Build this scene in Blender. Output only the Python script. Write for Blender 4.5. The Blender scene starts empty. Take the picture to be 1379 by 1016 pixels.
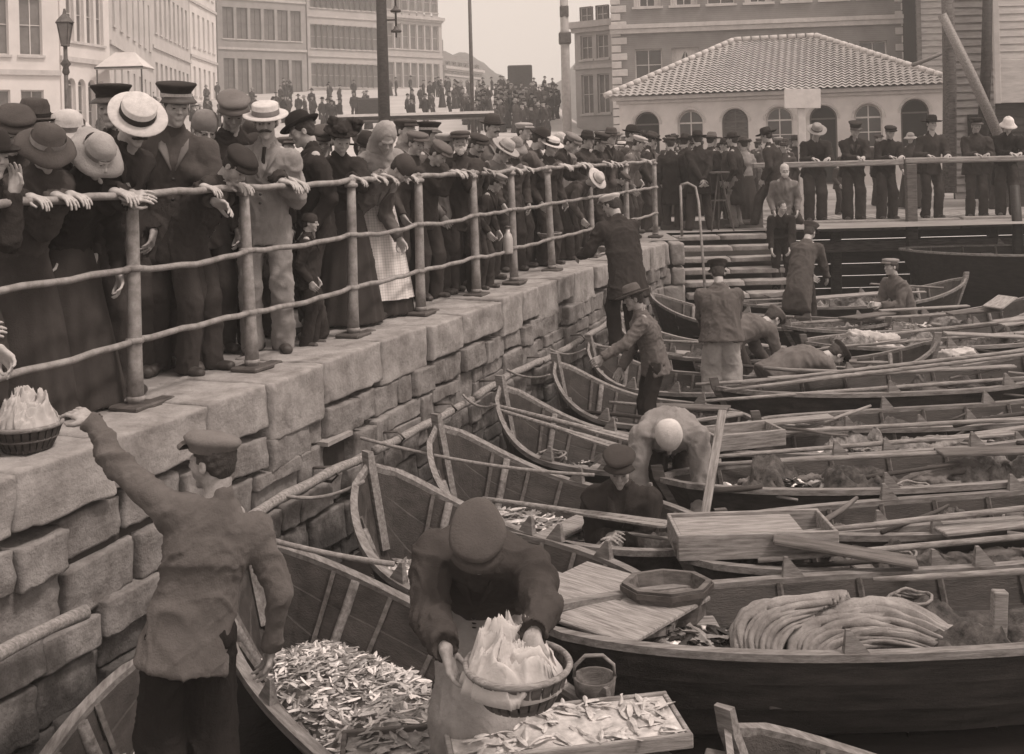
import bpy, math, random
import numpy as np
from mathutils import Vector, Matrix
# ---------------------------------------------------------------- camera, sky, sun, exposure
SC = bpy.context.scene
COL = SC.collection
R = math.radians
CAMH = 1.5
FPX = 1500.0
ROLL = R(1.5)
cam_d = bpy.data.cameras.new('camera'); cam = bpy.data.objects.new('camera', cam_d); COL.objects.link(cam)
cr, sr = math.cos(ROLL), math.sin(ROLL)
cam.matrix_world = Matrix(((cr, sr, 0, 0), (0, 0, -1, 0), (-sr, cr, 0, CAMH), (0, 0, 0, 1)))
cam_d.sensor_width = 36; cam_d.lens = 36*FPX/1379
cam_d.shift_y = -301/1379
cam_d.clip_start = 0.05; cam_d.clip_end = 3000
SC.camera = cam
w = bpy.data.worlds.new('World'); SC.world = w; w.use_nodes = True
nt = w.node_tree; nt.nodes.clear()
SUN_EL, SUN_AZ = R(60), R(118)          # azimuth clockwise from +Y (view direction)
sky = nt.nodes.new('ShaderNodeTexSky'); sky.sky_type = 'NISHITA'; sky.sun_disc = False
sky.sun_elevation = SUN_EL; sky.sun_rotation = SUN_AZ; sky.air_density = 1.0; sky.dust_density = 6.0; sky.ozone_density = 1
bw = nt.nodes.new('ShaderNodeRGBToBW')
ov = nt.nodes.new('ShaderNodeMix'); ov.data_type = 'FLOAT'; ov.inputs[0].default_value = .72; ov.inputs[3].default_value = 9.0   # overcast veil evens the sky
mx = nt.nodes.new('ShaderNodeMix'); mx.data_type = 'RGBA'; mx.blend_type = 'MULTIPLY'; mx.inputs[0].default_value = 1
mx.inputs[7].default_value = (1.0, .874, .785, 1)
bg = nt.nodes.new('ShaderNodeBackground'); bg.inputs[1].default_value = .08
wo = nt.nodes.new('ShaderNodeOutputWorld')
nt.links.new(sky.outputs[0], bw.inputs[0]); nt.links.new(bw.outputs[0], ov.inputs[2]); nt.links.new(ov.outputs[0], mx.inputs[6])
nt.links.new(mx.outputs[2], bg.inputs[0]); nt.links.new(bg.outputs[0], wo.inputs[0])
sd = bpy.data.lights.new('sun', 'SUN'); sun = bpy.data.objects.new('sun', sd); COL.objects.link(sun)
sd.energy = 1.5; sd.angle = R(10); sd.color = (1.0, .88, .80)
sdir = Vector((math.sin(SUN_AZ)*math.cos(SUN_EL), math.cos(SUN_AZ)*math.cos(SUN_EL), math.sin(SUN_EL)))
sun.rotation_euler = sdir.to_track_quat('Z', 'Y').to_euler(); sun.location = (20, -10, 40)
SC.view_settings.view_transform = 'Standard'; SC.view_settings.look = 'None'
SC.view_settings.exposure = 1.0; SC.view_settings.gamma = 1
SC.render.engine = 'CYCLES'
SC.cycles.max_bounces = 5; SC.cycles.volume_bounces = 0
# ---------------------------------------------------------------- measuring: a pixel of the photograph to a place
def ray(px, py):
    a, b = px-689.0, 207.0-py
    return (a*cr+b*sr)/FPX, (-a*sr+b*cr)/FPX           # X/Y and (Z-CAMH)/Y
def at_z(px, py, z):
    u, v = ray(px, py); Y = (z-CAMH)/v
    return Vector((u*Y, Y, z))
def at_y(px, py, Y):
    u, v = ray(px, py)
    return Vector((u*Y, Y, CAMH+v*Y))
WS, WC = .388, 4.56                                     # quay edge: X = WS*Y - WC
def at_c(px, py, c):
    u, v = ray(px, py); Y = (WC+c)/(WS-u)
    return Vector((u*Y, Y, CAMH+v*Y))
WATER = -1.5
# ---------------------------------------------------------------- materials
def S(v):
    k = max(0, min(1, (.25-v)/.25))
    return (v, v*(1-.055-.085*k), v*(1-.075-.125*k), 1)
MATS = {}
def mat(name, v, rough=.85, var=.3, scale=6, bump=.3, bscale=40, stretch=(1, 1, 1), dist=.01, spots=0, spec=.3, lines=None, metal=0, tide=None):
    if name in MATS: return MATS[name]
    m = bpy.data.materials.new(name); m.use_nodes = True; t = m.node_tree; N = t.nodes; L = t.links
    b = N['Principled BSDF']; b.inputs['Diffuse Roughness'].default_value = .5 if rough > .7 else 0; b.inputs['Roughness'].default_value = rough; b.inputs['Specular IOR Level'].default_value = spec
    b.inputs['Metallic'].default_value = metal
    tc = N.new('ShaderNodeTexCoord'); mp = N.new('ShaderNodeMapping'); mp.inputs['Scale'].default_value = stretch
    L.new(tc.outputs['Object'], mp.inputs[0])
    n1 = N.new('ShaderNodeTexNoise'); n1.inputs['Scale'].default_value = scale; n1.inputs['Detail'].default_value = 7; n1.inputs['Roughness'].default_value = .65
    L.new(mp.outputs[0], n1.inputs['Vector'])
    rp = N.new('ShaderNodeValToRGB'); e = rp.color_ramp.elements
    e[0].position = .3; e[0].color = S(v*(1-var)); e[1].position = .7; e[1].color = S(min(.9, v*(1+var)))
    L.new(n1.outputs[0], rp.inputs[0]); out = rp.outputs[0]
    n2 = N.new('ShaderNodeTexNoise'); n2.inputs['Scale'].default_value = bscale; n2.inputs['Detail'].default_value = 6; n2.inputs['Roughness'].default_value = .7
    L.new(mp.outputs[0], n2.inputs['Vector'])
    if spots:
        r2 = N.new('ShaderNodeValToRGB'); r2.color_ramp.elements[0].position = .60; r2.color_ramp.elements[0].color = (1, 1, 1, 1)
        r2.color_ramp.elements[1].position = .72; r2.color_ramp.elements[1].color = (1-spots,)*3+(1,)
        n3 = N.new('ShaderNodeTexNoise'); n3.inputs['Scale'].default_value = scale*2.3; n3.inputs['Detail'].default_value = 10; n3.inputs['Roughness'].default_value = .85
        L.new(mp.outputs[0], n3.inputs['Vector']); L.new(n3.outputs[0], r2.inputs[0])
        mm = N.new('ShaderNodeMix'); mm.data_type = 'RGBA'; mm.blend_type = 'MULTIPLY'; mm.inputs[0].default_value = 1
        L.new(out, mm.inputs[6]); L.new(r2.outputs[0], mm.inputs[7]); out = mm.outputs[2]
    hgt = n2.outputs[0]
    if lines:                                           # (scale, axis, strength) weave, planks or checks
        for (sc, ax, st) in lines:
            wv = N.new('ShaderNodeTexWave'); wv.bands_direction = ax; wv.inputs['Scale'].default_value = sc; wv.inputs['Distortion'].default_value = .6
            wv.inputs['Detail'].default_value = 2; wv.inputs['Detail Scale'].default_value = 3
            L.new(tc.outputs['Object'], wv.inputs['Vector'])
            r3 = N.new('ShaderNodeValToRGB'); r3.color_ramp.elements[0].position = .0; r3.color_ramp.elements[0].color = (1-st,)*3+(1,)
            r3.color_ramp.elements[1].position = .35; r3.color_ramp.elements[1].color = (1, 1, 1, 1); L.new(wv.outputs[0], r3.inputs[0])
            mm = N.new('ShaderNodeMix'); mm.data_type = 'RGBA'; mm.blend_type = 'MULTIPLY'; mm.inputs[0].default_value = 1
            L.new(out, mm.inputs[6]); L.new(r3.outputs[0], mm.inputs[7]); out = mm.outputs[2]
    if tide is not None:                                # weed and wet below the tide mark
        sx = N.new('ShaderNodeSeparateXYZ'); L.new(tc.outputs['Object'], sx.inputs[0]); ad = N.new('ShaderNodeMath'); ad.operation = 'MULTIPLY_ADD'; ad.inputs[1].default_value = .5
        L.new(n1.outputs[0], ad.inputs[0]); L.new(sx.outputs[2], ad.inputs[2]); r4 = N.new('ShaderNodeValToRGB'); r4.color_ramp.elements[0].position = tide; r4.color_ramp.elements[0].color = (.28, .28, .28, 1)
        r4.color_ramp.elements[1].position = tide+.3; r4.color_ramp.elements[1].color = (1, 1, 1, 1); L.new(ad.outputs[0], r4.inputs[0]); mm = N.new('ShaderNodeMix'); mm.data_type = 'RGBA'; mm.blend_type = 'MULTIPLY'; mm.inputs[0].default_value = 1
        L.new(out, mm.inputs[6]); L.new(r4.outputs[0], mm.inputs[7]); out = mm.outputs[2]
    L.new(out, b.inputs['Base Color'])
    bp = N.new('ShaderNodeBump'); bp.inputs['Strength'].default_value = bump; bp.inputs['Distance'].default_value = dist
    L.new(hgt, bp.inputs['Height']); L.new(bp.outputs[0], b.inputs['Normal'])
    MATS[name] = m
    return m
def cloth(v):
    v = round(v*.64+.006, 3)
    return mat('cloth_%03d' % int(v*1000), v, .92, .2, 7, .9, 90, dist=.006, spec=.12)
M_SKIN = mat('skin', .37, .6, .22, 30, .3, 120, dist=.002)
M_SKIND = mat('weathered_skin', .27, .6, .3, 30, .3, 120, dist=.002)
M_HAIR = mat('dark_hair', .05, .7, .4, 60, .8, 200)
M_GREYH = mat('white_hair', .5, .8, .3, 60, .8, 200)
M_EYE = mat('eye', .02, .3, .1)
M_SHOE = mat('shoe_leather', .06, .5, .4, 20, .3, 80)
M_STRAW = mat('straw', .55, .8, .15, 30, .5, 200)
M_STONE = mat('granite', .19, .9, .5, 4.5, 1.0, 14, dist=.026, spots=.75, tide=.5)
M_COPE = mat('coping_stone', .27, .9, .4, 4.0, .9, 14, dist=.022, spots=.6)
M_JOINT = mat('wall_joint', .05, 1, .3, 5, .5, 20)
M_WOODL = mat('pale_wood', .27, .8, .55, 7, .9, 50, (.8, 9, 9), dist=.007, spots=.6)
M_WOODM = mat('weathered_wood', .11, .8, .6, 4, .7, 40, (1, 8, 8), dist=.006, spots=.4)
M_WOODD = mat('dark_wood', .05, .75, .5, 4, .7, 40, (1, 8, 8), dist=.006)
M_TAR = mat('tarred_wood', .025, .55, .5, 4, .6, 30, (1, 7, 7), dist=.005)
M_RAIL = mat('painted_iron', .24, .6, .4, 14, .7, 60, (1, 1, 1), dist=.006, spots=.5)
M_IRON = mat('iron', .08, .5, .4, 12, .5, 60)
M_ROPE = mat('rope', .26, .95, .4, 30, 1, 180, dist=.006)
M_FISH = mat('fish_skin', .45, .35, .45, 18, .3, 100, spec=.6)
M_FISHD = mat('herring_skin', .2, .35, .6, 18, .3, 100, spec=.6)
M_CANVAS = mat('canvas', .27, .95, .45, 5, 1, 50, dist=.01, spots=.4)
# ---------------------------------------------------------------- mesh building
def tag(o, label=None, cat=None, group=None, kind=None):
    if label: o['label'] = label
    if cat: o['category'] = cat
    if group: o['group'] = group
    if kind: o['kind'] = kind
    return o
def empty(name, loc=(0, 0, 0), rz=0.0):
    o = bpy.data.objects.new(name, None); COL.objects.link(o); o.location = loc; o.rotation_euler = (0, 0, rz)
    o.empty_display_size = .1
    return o
def mk(name, V, F, m, parent=None, smooth=False):
    me = bpy.data.meshes.new(name)
    if isinstance(F, np.ndarray):
        nv, nf = len(V), len(F); k = F.shape[1]
        me.vertices.add(nv); me.vertices.foreach_set('co', np.asarray(V, np.float32).ravel())
        me.loops.add(nf*k); me.loops.foreach_set('vertex_index', F.astype(np.int32).ravel())
        me.polygons.add(nf); me.polygons.foreach_set('loop_start', np.arange(nf, dtype=np.int32)*k)
        try: me.polygons.foreach_set('loop_total', np.full(nf, k, np.int32))
        except Exception: pass
        me.update(calc_edges=True); me.validate()
    else:
        me.from_pydata([tuple(v) for v in V], [], F); me.update()
    if smooth: me.polygons.foreach_set('use_smooth', [True]*len(me.polygons))
    me.materials.append(m)
    o = bpy.data.objects.new(name, me); COL.objects.link(o)
    if parent: o.parent = parent
    return o
def rotm(rx=0, ry=0, rz=0):
    return (Matrix.Rotation(rz, 3, 'Z') @ Matrix.Rotation(ry, 3, 'Y') @ Matrix.Rotation(rx, 3, 'X'))
class MB:
    def __init__(s): s.V = []; s.F = []
    def add(s, V, F):
        n = len(s.V); s.V += [tuple(v) for v in V]; s.F += [tuple(i+n for i in f) for f in F]; return s
    def box(s, c, size, rot=None, bev=0):
        c = Vector(c); hx, hy, hz = [q/2 for q in size]; V = []; F = []
        b = min(bev, hx*.9, hy*.9, hz*.9)
        if b <= 0:
            for x in (-hx, hx):
                for y in (-hy, hy):
                    for z in (-hz, hz): V.append(Vector((x, y, z)))
            F = [(0, 1, 3, 2), (4, 6, 7, 5), (0, 4, 5, 1), (2, 3, 7, 6), (0, 2, 6, 4), (1, 5, 7, 3)]
        else:
            idx = {}
            for sx in (-1, 1):
                for sy in (-1, 1):
                    for sz in (-1, 1):
                        for a in range(3):
                            v = [sx*(hx-b), sy*(hy-b), sz*(hz-b)]; v[a] = (sx*hx, sy*hy, sz*hz)[a]
                            idx[(sx, sy, sz, a)] = len(V); V.append(Vector(v))
            for a in range(3):
                o1, o2 = (a+1) % 3, (a+2) % 3
                for sg in (-1, 1):
                    q = []
                    for (p1, p2) in ((-1, -1), (1, -1), (1, 1), (-1, 1)):
                        k = [0, 0, 0]; k[a] = sg; k[o1] = p1; k[o2] = p2; q.append(idx[(*k, a)])
                    F.append(tuple(q) if sg > 0 else tuple(q[::-1]))
            for a in range(3):
                o1, o2 = (a+1) % 3, (a+2) % 3
                for s1 in (-1, 1):
                    for s2 in (-1, 1):
                        k = [0, 0, 0]; k[o1] = s1; k[o2] = s2
                        k0 = list(k); k0[a] = -1; k1 = list(k); k1[a] = 1
                        q = [idx[(*k0, o1)], idx[(*k1, o1)], idx[(*k1, o2)], idx[(*k0, o2)]]
                        F.append(tuple(q) if s1*s2 < 0 else tuple(q[::-1]))
            for sx in (-1, 1):
                for sy in (-1, 1):
                    for sz in (-1, 1):
                        q = [idx[(sx, sy, sz, a)] for a in range(3)]
                        F.append(tuple(q) if sx*sy*sz > 0 else tuple(q[::-1]))
        if rot is not None: V = [rot @ v for v in V]
        return s.add([v+c for v in V], F)
    def tube(s, pts, r, seg=8, flat=1.0, cap=True):
        pts = [Vector(p) for p in pts]; n = len(pts); rs = r if isinstance(r, (list, tuple)) else [r]*n
        V = []; F = []; up = Vector((0, 0, 1))
        for i, p in enumerate(pts):
            d = (pts[min(i+1, n-1)]-pts[max(i-1, 0)]).normalized()
            if abs(d.z) > .95: up = Vector((0, 1, 0))
            else: up = Vector((0, 0, 1))
            a = d.cross(up).normalized(); b = a.cross(d)
            for k in range(seg):
                t = 2*math.pi*k/seg; V.append(p+a*math.cos(t)*rs[i]+b*math.sin(t)*rs[i]*flat)
        for i in range(n-1):
            for k in range(seg):
                F.append((i*seg+k, i*seg+(k+1) % seg, (i+1)*seg+(k+1) % seg, (i+1)*seg+k))
        if cap: F.append(tuple(range(seg))[::-1]); F.append(tuple((n-1)*seg+k for k in range(seg)))
        return s.add(V, F)
    def lathe(s, prof, seg=20, c=(0, 0, 0), sx=1, sy=1, rot=None, wob=0):
        c = Vector(c); V = []; F = []; n = len(prof); ph = random.random()*6
        for (r, z) in prof:
            for k in range(seg):
                t = 2*math.pi*k/seg; q = 1+wob*math.sin(3*t+ph+z*9)+wob*.6*math.sin(5*t+ph*2)
                v = Vector((r*sx*q*math.cos(t), r*sy*q*math.sin(t), z+wob*.3*r*math.sin(2*t+ph)))
                V.append((rot @ v if rot is not None else v)+c)
        for i in range(n-1):
            for k in range(seg): F.append((i*seg+k, i*seg+(k+1) % seg, (i+1)*seg+(k+1) % seg, (i+1)*seg+k))
        return s.add(V, F)
    def grid(s, P):                                     # P[i][j] points
        n, k = len(P), len(P[0]); V = [p for row in P for p in row]
        return s.add(V, [(i*k+j, i*k+j+1, (i+1)*k+j+1, (i+1)*k+j) for i in range(n-1) for j in range(k-1)])
    def build(s, name, m, parent=None, smooth=False): return mk(name, s.V, s.F, m, parent, smooth)
# wave noise, vectorised
def wn(P, f, seed, octs=3):
    rg = np.random.RandomState(seed); out = np.zeros(len(P)); a = 1; tot = 0
    for o in range(octs):
        for k in range(4):
            d = rg.normal(size=3); d /= np.linalg.norm(d)
            out += a*np.sin(P@d*f*2*np.pi*(.7+.6*rg.rand())+rg.rand()*6.28)
        tot += a*2; f *= 2.1; a *= .5
    return out/tot
_rb = None
def rock_box(c, size, rot, rnd=.03, amp=.012, seed=0, n=6):
    """a worn stone: rounded, uneven box"""
    global _rb
    if _rb is None or _rb[0] != n:
        V = {}; F = []; g = np.linspace(-1, 1, n+1)
        g = np.sign(g)*np.abs(g)**.6
        def vid(p):
            k = tuple(np.round(p, 5)); return V.setdefault(k, len(V))
        for a in range(3):
            for sg in (-1, 1):
                for i in range(n):
                    for j in range(n):
                        q = []
                        for (u, v) in ((g[i], g[j]), (g[i+1], g[j]), (g[i+1], g[j+1]), (g[i], g[j+1])):
                            p = [0, 0, 0]; p[a] = sg; p[(a+1) % 3] = u; p[(a+2) % 3] = v; q.append(vid(p))
                        F.append(q if sg > 0 else q[::-1])
        _rb = (n, np.array(list(V.keys())), np.array(F))
    T, F = _rb[1], _rb[2]
    hs = np.array(size)/2; rr = min(rnd, hs.min()*.6)
    P = T*hs; inner = np.clip(P, -(hs-rr), hs-rr); d = P-inner; ln = np.linalg.norm(d, axis=1, keepdims=True)
    P = np.where(ln > 1e-9, inner+d/np.maximum(ln, 1e-9)*rr, P)
    rg = np.random.RandomState(seed)
    P = P*(1+.035*rg.uniform(-1, 1, 3)*np.roll(T, 1, axis=1))         # skewed faces
    nrm = T/np.linalg.norm(T, axis=1, keepdims=True)
    W = P+rg.rand(3)*20
    P = P+nrm*(amp*(wn(W, 2.2, 5, 3)+.7*wn(W, 6, 6, 3)-.5*np.abs(wn(W, 3.5, 8, 2))))[:, None]
    Mx = np.array(rot)
    return P@Mx.T+np.array(c), F
class Rocks:
    def __init__(s): s.V = []; s.F = []; s.n = 0
    def add(s, V, F): s.V.append(V); s.F.append(F+s.n); s.n += len(V)
    def build(s, name, m, parent=None): return mk(name, np.vstack(s.V), np.vstack(s.F), m, parent, True)
# ---------------------------------------------------------------- signed distance volumes (smooth bodies, cloth, canvas)
class Vol:
    def __init__(s, lo, hi, h):
        s.h = h; s.lo = np.array(lo, np.float32)-h*2; n = np.ceil((np.array(hi)-s.lo)/h).astype(int)+3
        s.n = n; s.D = np.full(n, .2, np.float32)
        s.ax = [s.lo[i]+h*np.arange(n[i], dtype=np.float32) for i in range(3)]
    def _sl(s, lo, hi):
        a = np.maximum(0, np.floor((np.array(lo)-s.lo)/s.h).astype(int)); b = np.minimum(s.n, np.ceil((np.array(hi)-s.lo)/s.h).astype(int)+1)
        return tuple(slice(a[i], max(a[i], b[i])) for i in range(3))
    def _pts(s, sl): return np.meshgrid(s.ax[0][sl[0]], s.ax[1][sl[1]], s.ax[2][sl[2]], indexing='ij')
    def _mix(s, sl, d, k, sub):
        D = s.D[sl]
        if sub:
            d = -d; h = np.maximum(k-np.abs(D-d), 0)/k if k > 0 else 0; s.D[sl] = np.maximum(D, d)+(h*h*k/4 if k > 0 else 0)
        else:
            h = np.maximum(k-np.abs(D-d), 0)/k if k > 0 else 0; s.D[sl] = np.minimum(D, d)-(h*h*k/4 if k > 0 else 0)
    def cap(s, a, b, ra, rb=None, k=.02, side=None, q=1.0, sub=False):
        rb = ra if rb is None else rb; a = np.array(a, np.float32); b = np.array(b, np.float32); m = max(ra, rb)*max(1, q)+k+s.h*2
        sl = s._sl(np.minimum(a, b)-m, np.maximum(a, b)+m); X, Y, Z = s._pts(sl)
        if X.size == 0: return
        ab = b-a; L2 = max(1e-9, float(ab@ab))
        t = np.clip(((X-a[0])*ab[0]+(Y-a[1])*ab[1]+(Z-a[2])*ab[2])/L2, 0, 1)
        dx = X-a[0]-t*ab[0]; dy = Y-a[1]-t*ab[1]; dz = Z-a[2]-t*ab[2]; r = ra+(rb-ra)*t
        if side is not None:
            sd_ = np.array(side, np.float32); sd_ /= np.linalg.norm(sd_)
            c = dx*sd_[0]+dy*sd_[1]+dz*sd_[2]; l2 = dx*dx+dy*dy+dz*dz-c*c
            d = np.sqrt(np.maximum(l2, 0)+(c/q)**2)-r
        else: d = np.sqrt(dx*dx+dy*dy+dz*dz)-r
        s._mix(sl, d, k, sub)
    def ell(s, c, rad, M=None, k=.02, sub=False):
        c = np.array(c, np.float32); m = max(rad)+k+s.h*2; sl = s._sl(c-m, c+m); X, Y, Z = s._pts(sl)
        if X.size == 0: return
        X, Y, Z = X-c[0], Y-c[1], Z-c[2]
        if M is not None:
            M = np.array(M, np.float32); X, Y, Z = (M[0, 0]*X+M[1, 0]*Y+M[2, 0]*Z, M[0, 1]*X+M[1, 1]*Y+M[2, 1]*Z, M[0, 2]*X+M[1, 2]*Y+M[2, 2]*Z)
        q = np.sqrt((X/rad[0])**2+(Y/rad[1])**2+(Z/rad[2])**2); q2 = np.sqrt((X/rad[0]**2)**2+(Y/rad[1]**2)**2+(Z/rad[2]**2)**2)
        d = q*(q-1)/np.maximum(q2, 1e-6)
        s._mix(sl, d, k, sub)
    def plane(s, p, n):                                 # keep the side opposite to n
        X, Y, Z = s._pts((slice(None),)*3); n = np.array(n, np.float32); n /= np.linalg.norm(n)
        s.D = np.maximum(s.D, (X-p[0])*n[0]+(Y-p[1])*n[1]+(Z-p[2])*n[2])
    def net(s):
        D = s.D.copy(); D[0] = D[-1] = .1; D[:, 0] = D[:, -1] = .1; D[:, :, 0] = D[:, :, -1] = .1
        I = D < 0; n = D.shape; c = np.zeros(np.array(n)-1, np.int8)
        for i in (0, 1):
            for j in (0, 1):
                for k in (0, 1): c += I[i:n[0]-1+i, j:n[1]-1+j, k:n[2]-1+k]
        A = np.argwhere((c > 0) & (c < 8)); ids = np.full(c.shape, -1, np.int64); ids[A[:, 0], A[:, 1], A[:, 2]] = np.arange(len(A))
        P = np.zeros((len(A), 3)); cnt = np.zeros(len(A))
        for ax in range(3):
            o1, o2 = (ax+1) % 3, (ax+2) % 3
            for u in (0, 1):
                for v in (0, 1):
                    p0 = A.copy(); p0[:, o1] += u; p0[:, o2] += v; p1 = p0.copy(); p1[:, ax] += 1
                    d0 = D[p0[:, 0], p0[:, 1], p0[:, 2]]; d1 = D[p1[:, 0], p1[:, 1], p1[:, 2]]; m = (d0 < 0) != (d1 < 0)
                    t = d0[m]/(d0[m]-d1[m]); q = p0[m].astype(float); q[:, ax] += t; P[m] += q; cnt[m] += 1
        P /= np.maximum(cnt, 1)[:, None]; P = P*s.h+s.lo
        Fs = []
        for ax in range(3):
            o1, o2 = (ax+1) % 3, (ax+2) % 3
            sl0 = [slice(None)]*3; sl1 = [slice(None)]*3; sl0[ax] = slice(0, -1); sl1[ax] = slice(1, None)
            E = np.argwhere(I[tuple(sl0)] != I[tuple(sl1)]); E = E[(E[:, o1] > 0) & (E[:, o2] > 0)]
            sg = I[E[:, 0], E[:, 1], E[:, 2]]
            q = []
            for (u, v) in ((-1, -1), (0, -1), (0, 0), (-1, 0)):
                e = E.copy(); e[:, o1] += u; e[:, o2] += v; q.append(ids[e[:, 0], e[:, 1], e[:, 2]])
            q = np.stack(q, 1); q[~sg] = q[~sg][:, ::-1]; Fs.append(q)
        return P, np.vstack(Fs)
def vnormals(P, F):
    n = np.cross(P[F[:, 2]]-P[F[:, 0]], P[F[:, 3]]-P[F[:, 1]]); N = np.zeros_like(P)
    for k in range(4): np.add.at(N, F[:, k], n)
    return N/np.maximum(np.linalg.norm(N, axis=1, keepdims=True), 1e-12)
def folds(P, F, amp, f=4.5, st=(1, 1, .45), seed=1):
    N = vnormals(P, F)
    if st is None:
        rg = np.random.RandomState(seed); a = .5+.5*rg.rand(); b = (rg.rand()-.5)*1.6; ca, sa, cb, sb = math.cos(a), math.sin(a), math.cos(b), math.sin(b)
        Q = np.stack([P[:, 0]*cb+P[:, 1]*sb, (P[:, 1]*cb-P[:, 0]*sb)*ca+P[:, 2]*sa, (P[:, 2]*ca-(P[:, 1]*cb-P[:, 0]*sb)*sa)*.22], 1)
    else: Q = P*np.array(st)
    warp = np.stack([wn(P, 2.0, seed+k, 1) for k in range(3)], 1)*.07
    r = wn(Q+warp, f, seed+9, 1); r = 1-2.2*np.abs(r); r = np.maximum(r, -.6)
    q = wn(Q[:, ::-1]*np.array((.5, 1.3, 1))+warp*1.5, f*1.7, seed+19, 1); q = np.maximum(1-3*np.abs(q), 0)
    m_ = .55+.45*wn(P, 2.2, seed+31, 1)
    cz = np.maximum(1-4.5*np.abs(wn(P*np.array((1, 1, .22))+warp*.8, max(4, f*1.1), seed+41, 1)), -.25)+.7*np.maximum(1-5*np.abs(wn(Q*np.array((.4, 1.5, 1.2))+warp, f*2.2, seed+43, 1)), -.2)
    return P+N*(amp*(r-.2)*m_+amp*.7*q*(1.1-m_)+amp*.42*cz+amp*.10*wn(P, 18, seed+3, 2))[:, None]
# ---------------------------------------------------------------- people
def V3(*a): return np.array(a, float)
def nz(v): return v/max(1e-9, np.linalg.norm(v))
def ik(a, t, l1, l2, pole):
    d = t-a; L = np.linalg.norm(d); Lm = (l1+l2)*.985
    if L > Lm: t = a+d/L*Lm; d = t-a; L = Lm
    L = max(L, abs(l1-l2)+.02); u = d/np.linalg.norm(d)
    x = (l1*l1-l2*l2+L*L)/(2*L); hh = math.sqrt(max(0, l1*l1-x*x))
    p = pole-u*(pole@u); p = nz(p)
    return a+u*x+p*hh, t
def rx(a): return np.array([[1, 0, 0], [0, math.cos(a), -math.sin(a)], [0, math.sin(a), math.cos(a)]])
def rz(a): return np.array([[math.cos(a), -math.sin(a), 0], [math.sin(a), math.cos(a), 0], [0, 0, 1]])
def ry(a): return np.array([[math.cos(a), 0, math.sin(a)], [0, 1, 0], [-math.sin(a), 0, math.cos(a)]])
def skeleton(o):
    J = {}; lean = o.get('lean', 0); fem = o.get('female', 0); tw = rz(o.get('twist', 0)); sl = o.get('side', 0)
    P = V3(0, o.get('py', -.25*lean*.6), .95-o.get('drop', 0)); J['pelvis'] = P
    def dr(a): return rz(o.get('twist', 0)*.5)@ry(sl)@rx(-a)@V3(0, 0, 1)
    d1 = dr(lean*.75); d2 = dr(lean*1.15+o.get('hunch', .08))
    J['waist'] = P+d1*.13; J['chest'] = P+d1*.18+d2*.16; J['neck'] = P+d1*.2+d2*.335; J['d1'] = d1; J['d2'] = d2
    sw = (.165 if fem else .185)*o.get('wide', 1)
    ac = tw@ry(sl)@V3(1, 0, 0); J['ac'] = ac; f2 = nz(np.cross(d2, ac)); J['fw'] = f2
    for s, n in ((-1, 'l'), (1, 'r')):
        sh = J['neck']-d2*.068+ac*sw*s+f2*.0
        tgt = o.get('h'+n); default = sh+V3(.03*s, .07, -.52)+0
        tgt = default if tgt is None else np.array(tgt, float)
        reach = nz(tgt-sh); sh = sh+reach*.035+V3(0, 0, .03)*max(0, reach[2])
        pole = np.array(o.get('pole'+n, (.45*s, -.8, -.5)), float)
        el, wr = ik(sh, tgt, .29, .26, pole); J['s'+n] = sh; J['e'+n] = el; J['w'+n] = wr
        hip = P+tw@V3(.09*s, 0, -.03); ft = o.get('feet', ((-.11, .02), (.11, .0)))[0 if s < 0 else 1]
        an = V3(ft[0], ft[1], .09+(ft[2] if len(ft) > 2 else 0))
        kn, an = ik(hip, an, .43, .42, np.array(o.get('kpole', (0.1*s, 1, .1)), float)); J['hip'+n] = hip; J['k'+n] = kn; J['a'+n] = an
    hy, hp = o.get('head', (0, 0))
    HM = rz(hy)@rx(-hp); J['HM'] = HM
    nd = nz(d2*.6+HM@V3(0, .15, 1)*.6)
    J['hb'] = J['neck']+nd*.07; J['hc'] = J['neck']+nd*.10+HM@V3(0, .022, .075)
    return J
def hand_sdf(v, wr, d, n, s, curl=.45, k=.006):
    side = nz(np.cross(d, n))*s; d = nz(d); n = nz(np.cross(side, d))*s if False else nz(n-d*(n@d))
    tips = []
    for i, (off, ln) in enumerate(((-.030, .9), (-.010, 1.05), (.011, 1.0), (.031, .78))):
        kn = wr+d*.092+side*off*1.05; v.cap(wr+d*.015+side*off*.55, kn, .0165, .0125, k=.012)
        a = kn; dd = d; ang = curl*(1+.15*((i*7) % 3-1))
        for j, L in enumerate((.040, .027, .021)):
            th = ang*(1.0+.35*j); dd = nz(dd*math.cos(th)+n*math.sin(th)); nn = a+dd*L*ln+side*off*.06
            v.cap(a, nn, .0095-.001*j, .0088-.001*j, k=.004); a = nn
            n2 = n
    t0 = wr+d*.03-side*.028; t1 = wr+d*.062-side*.055+n*.016; t2 = wr+d*.092-side*.058+n*.032; t3 = wr+d*.115-side*.048+n*.042
    v.cap(t0, t1, .0145, .0115, k=.01); v.cap(t1, t2, .0115, .0095, k=.004); v.cap(t2, t3, .0095, .008, k=.003)
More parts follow.
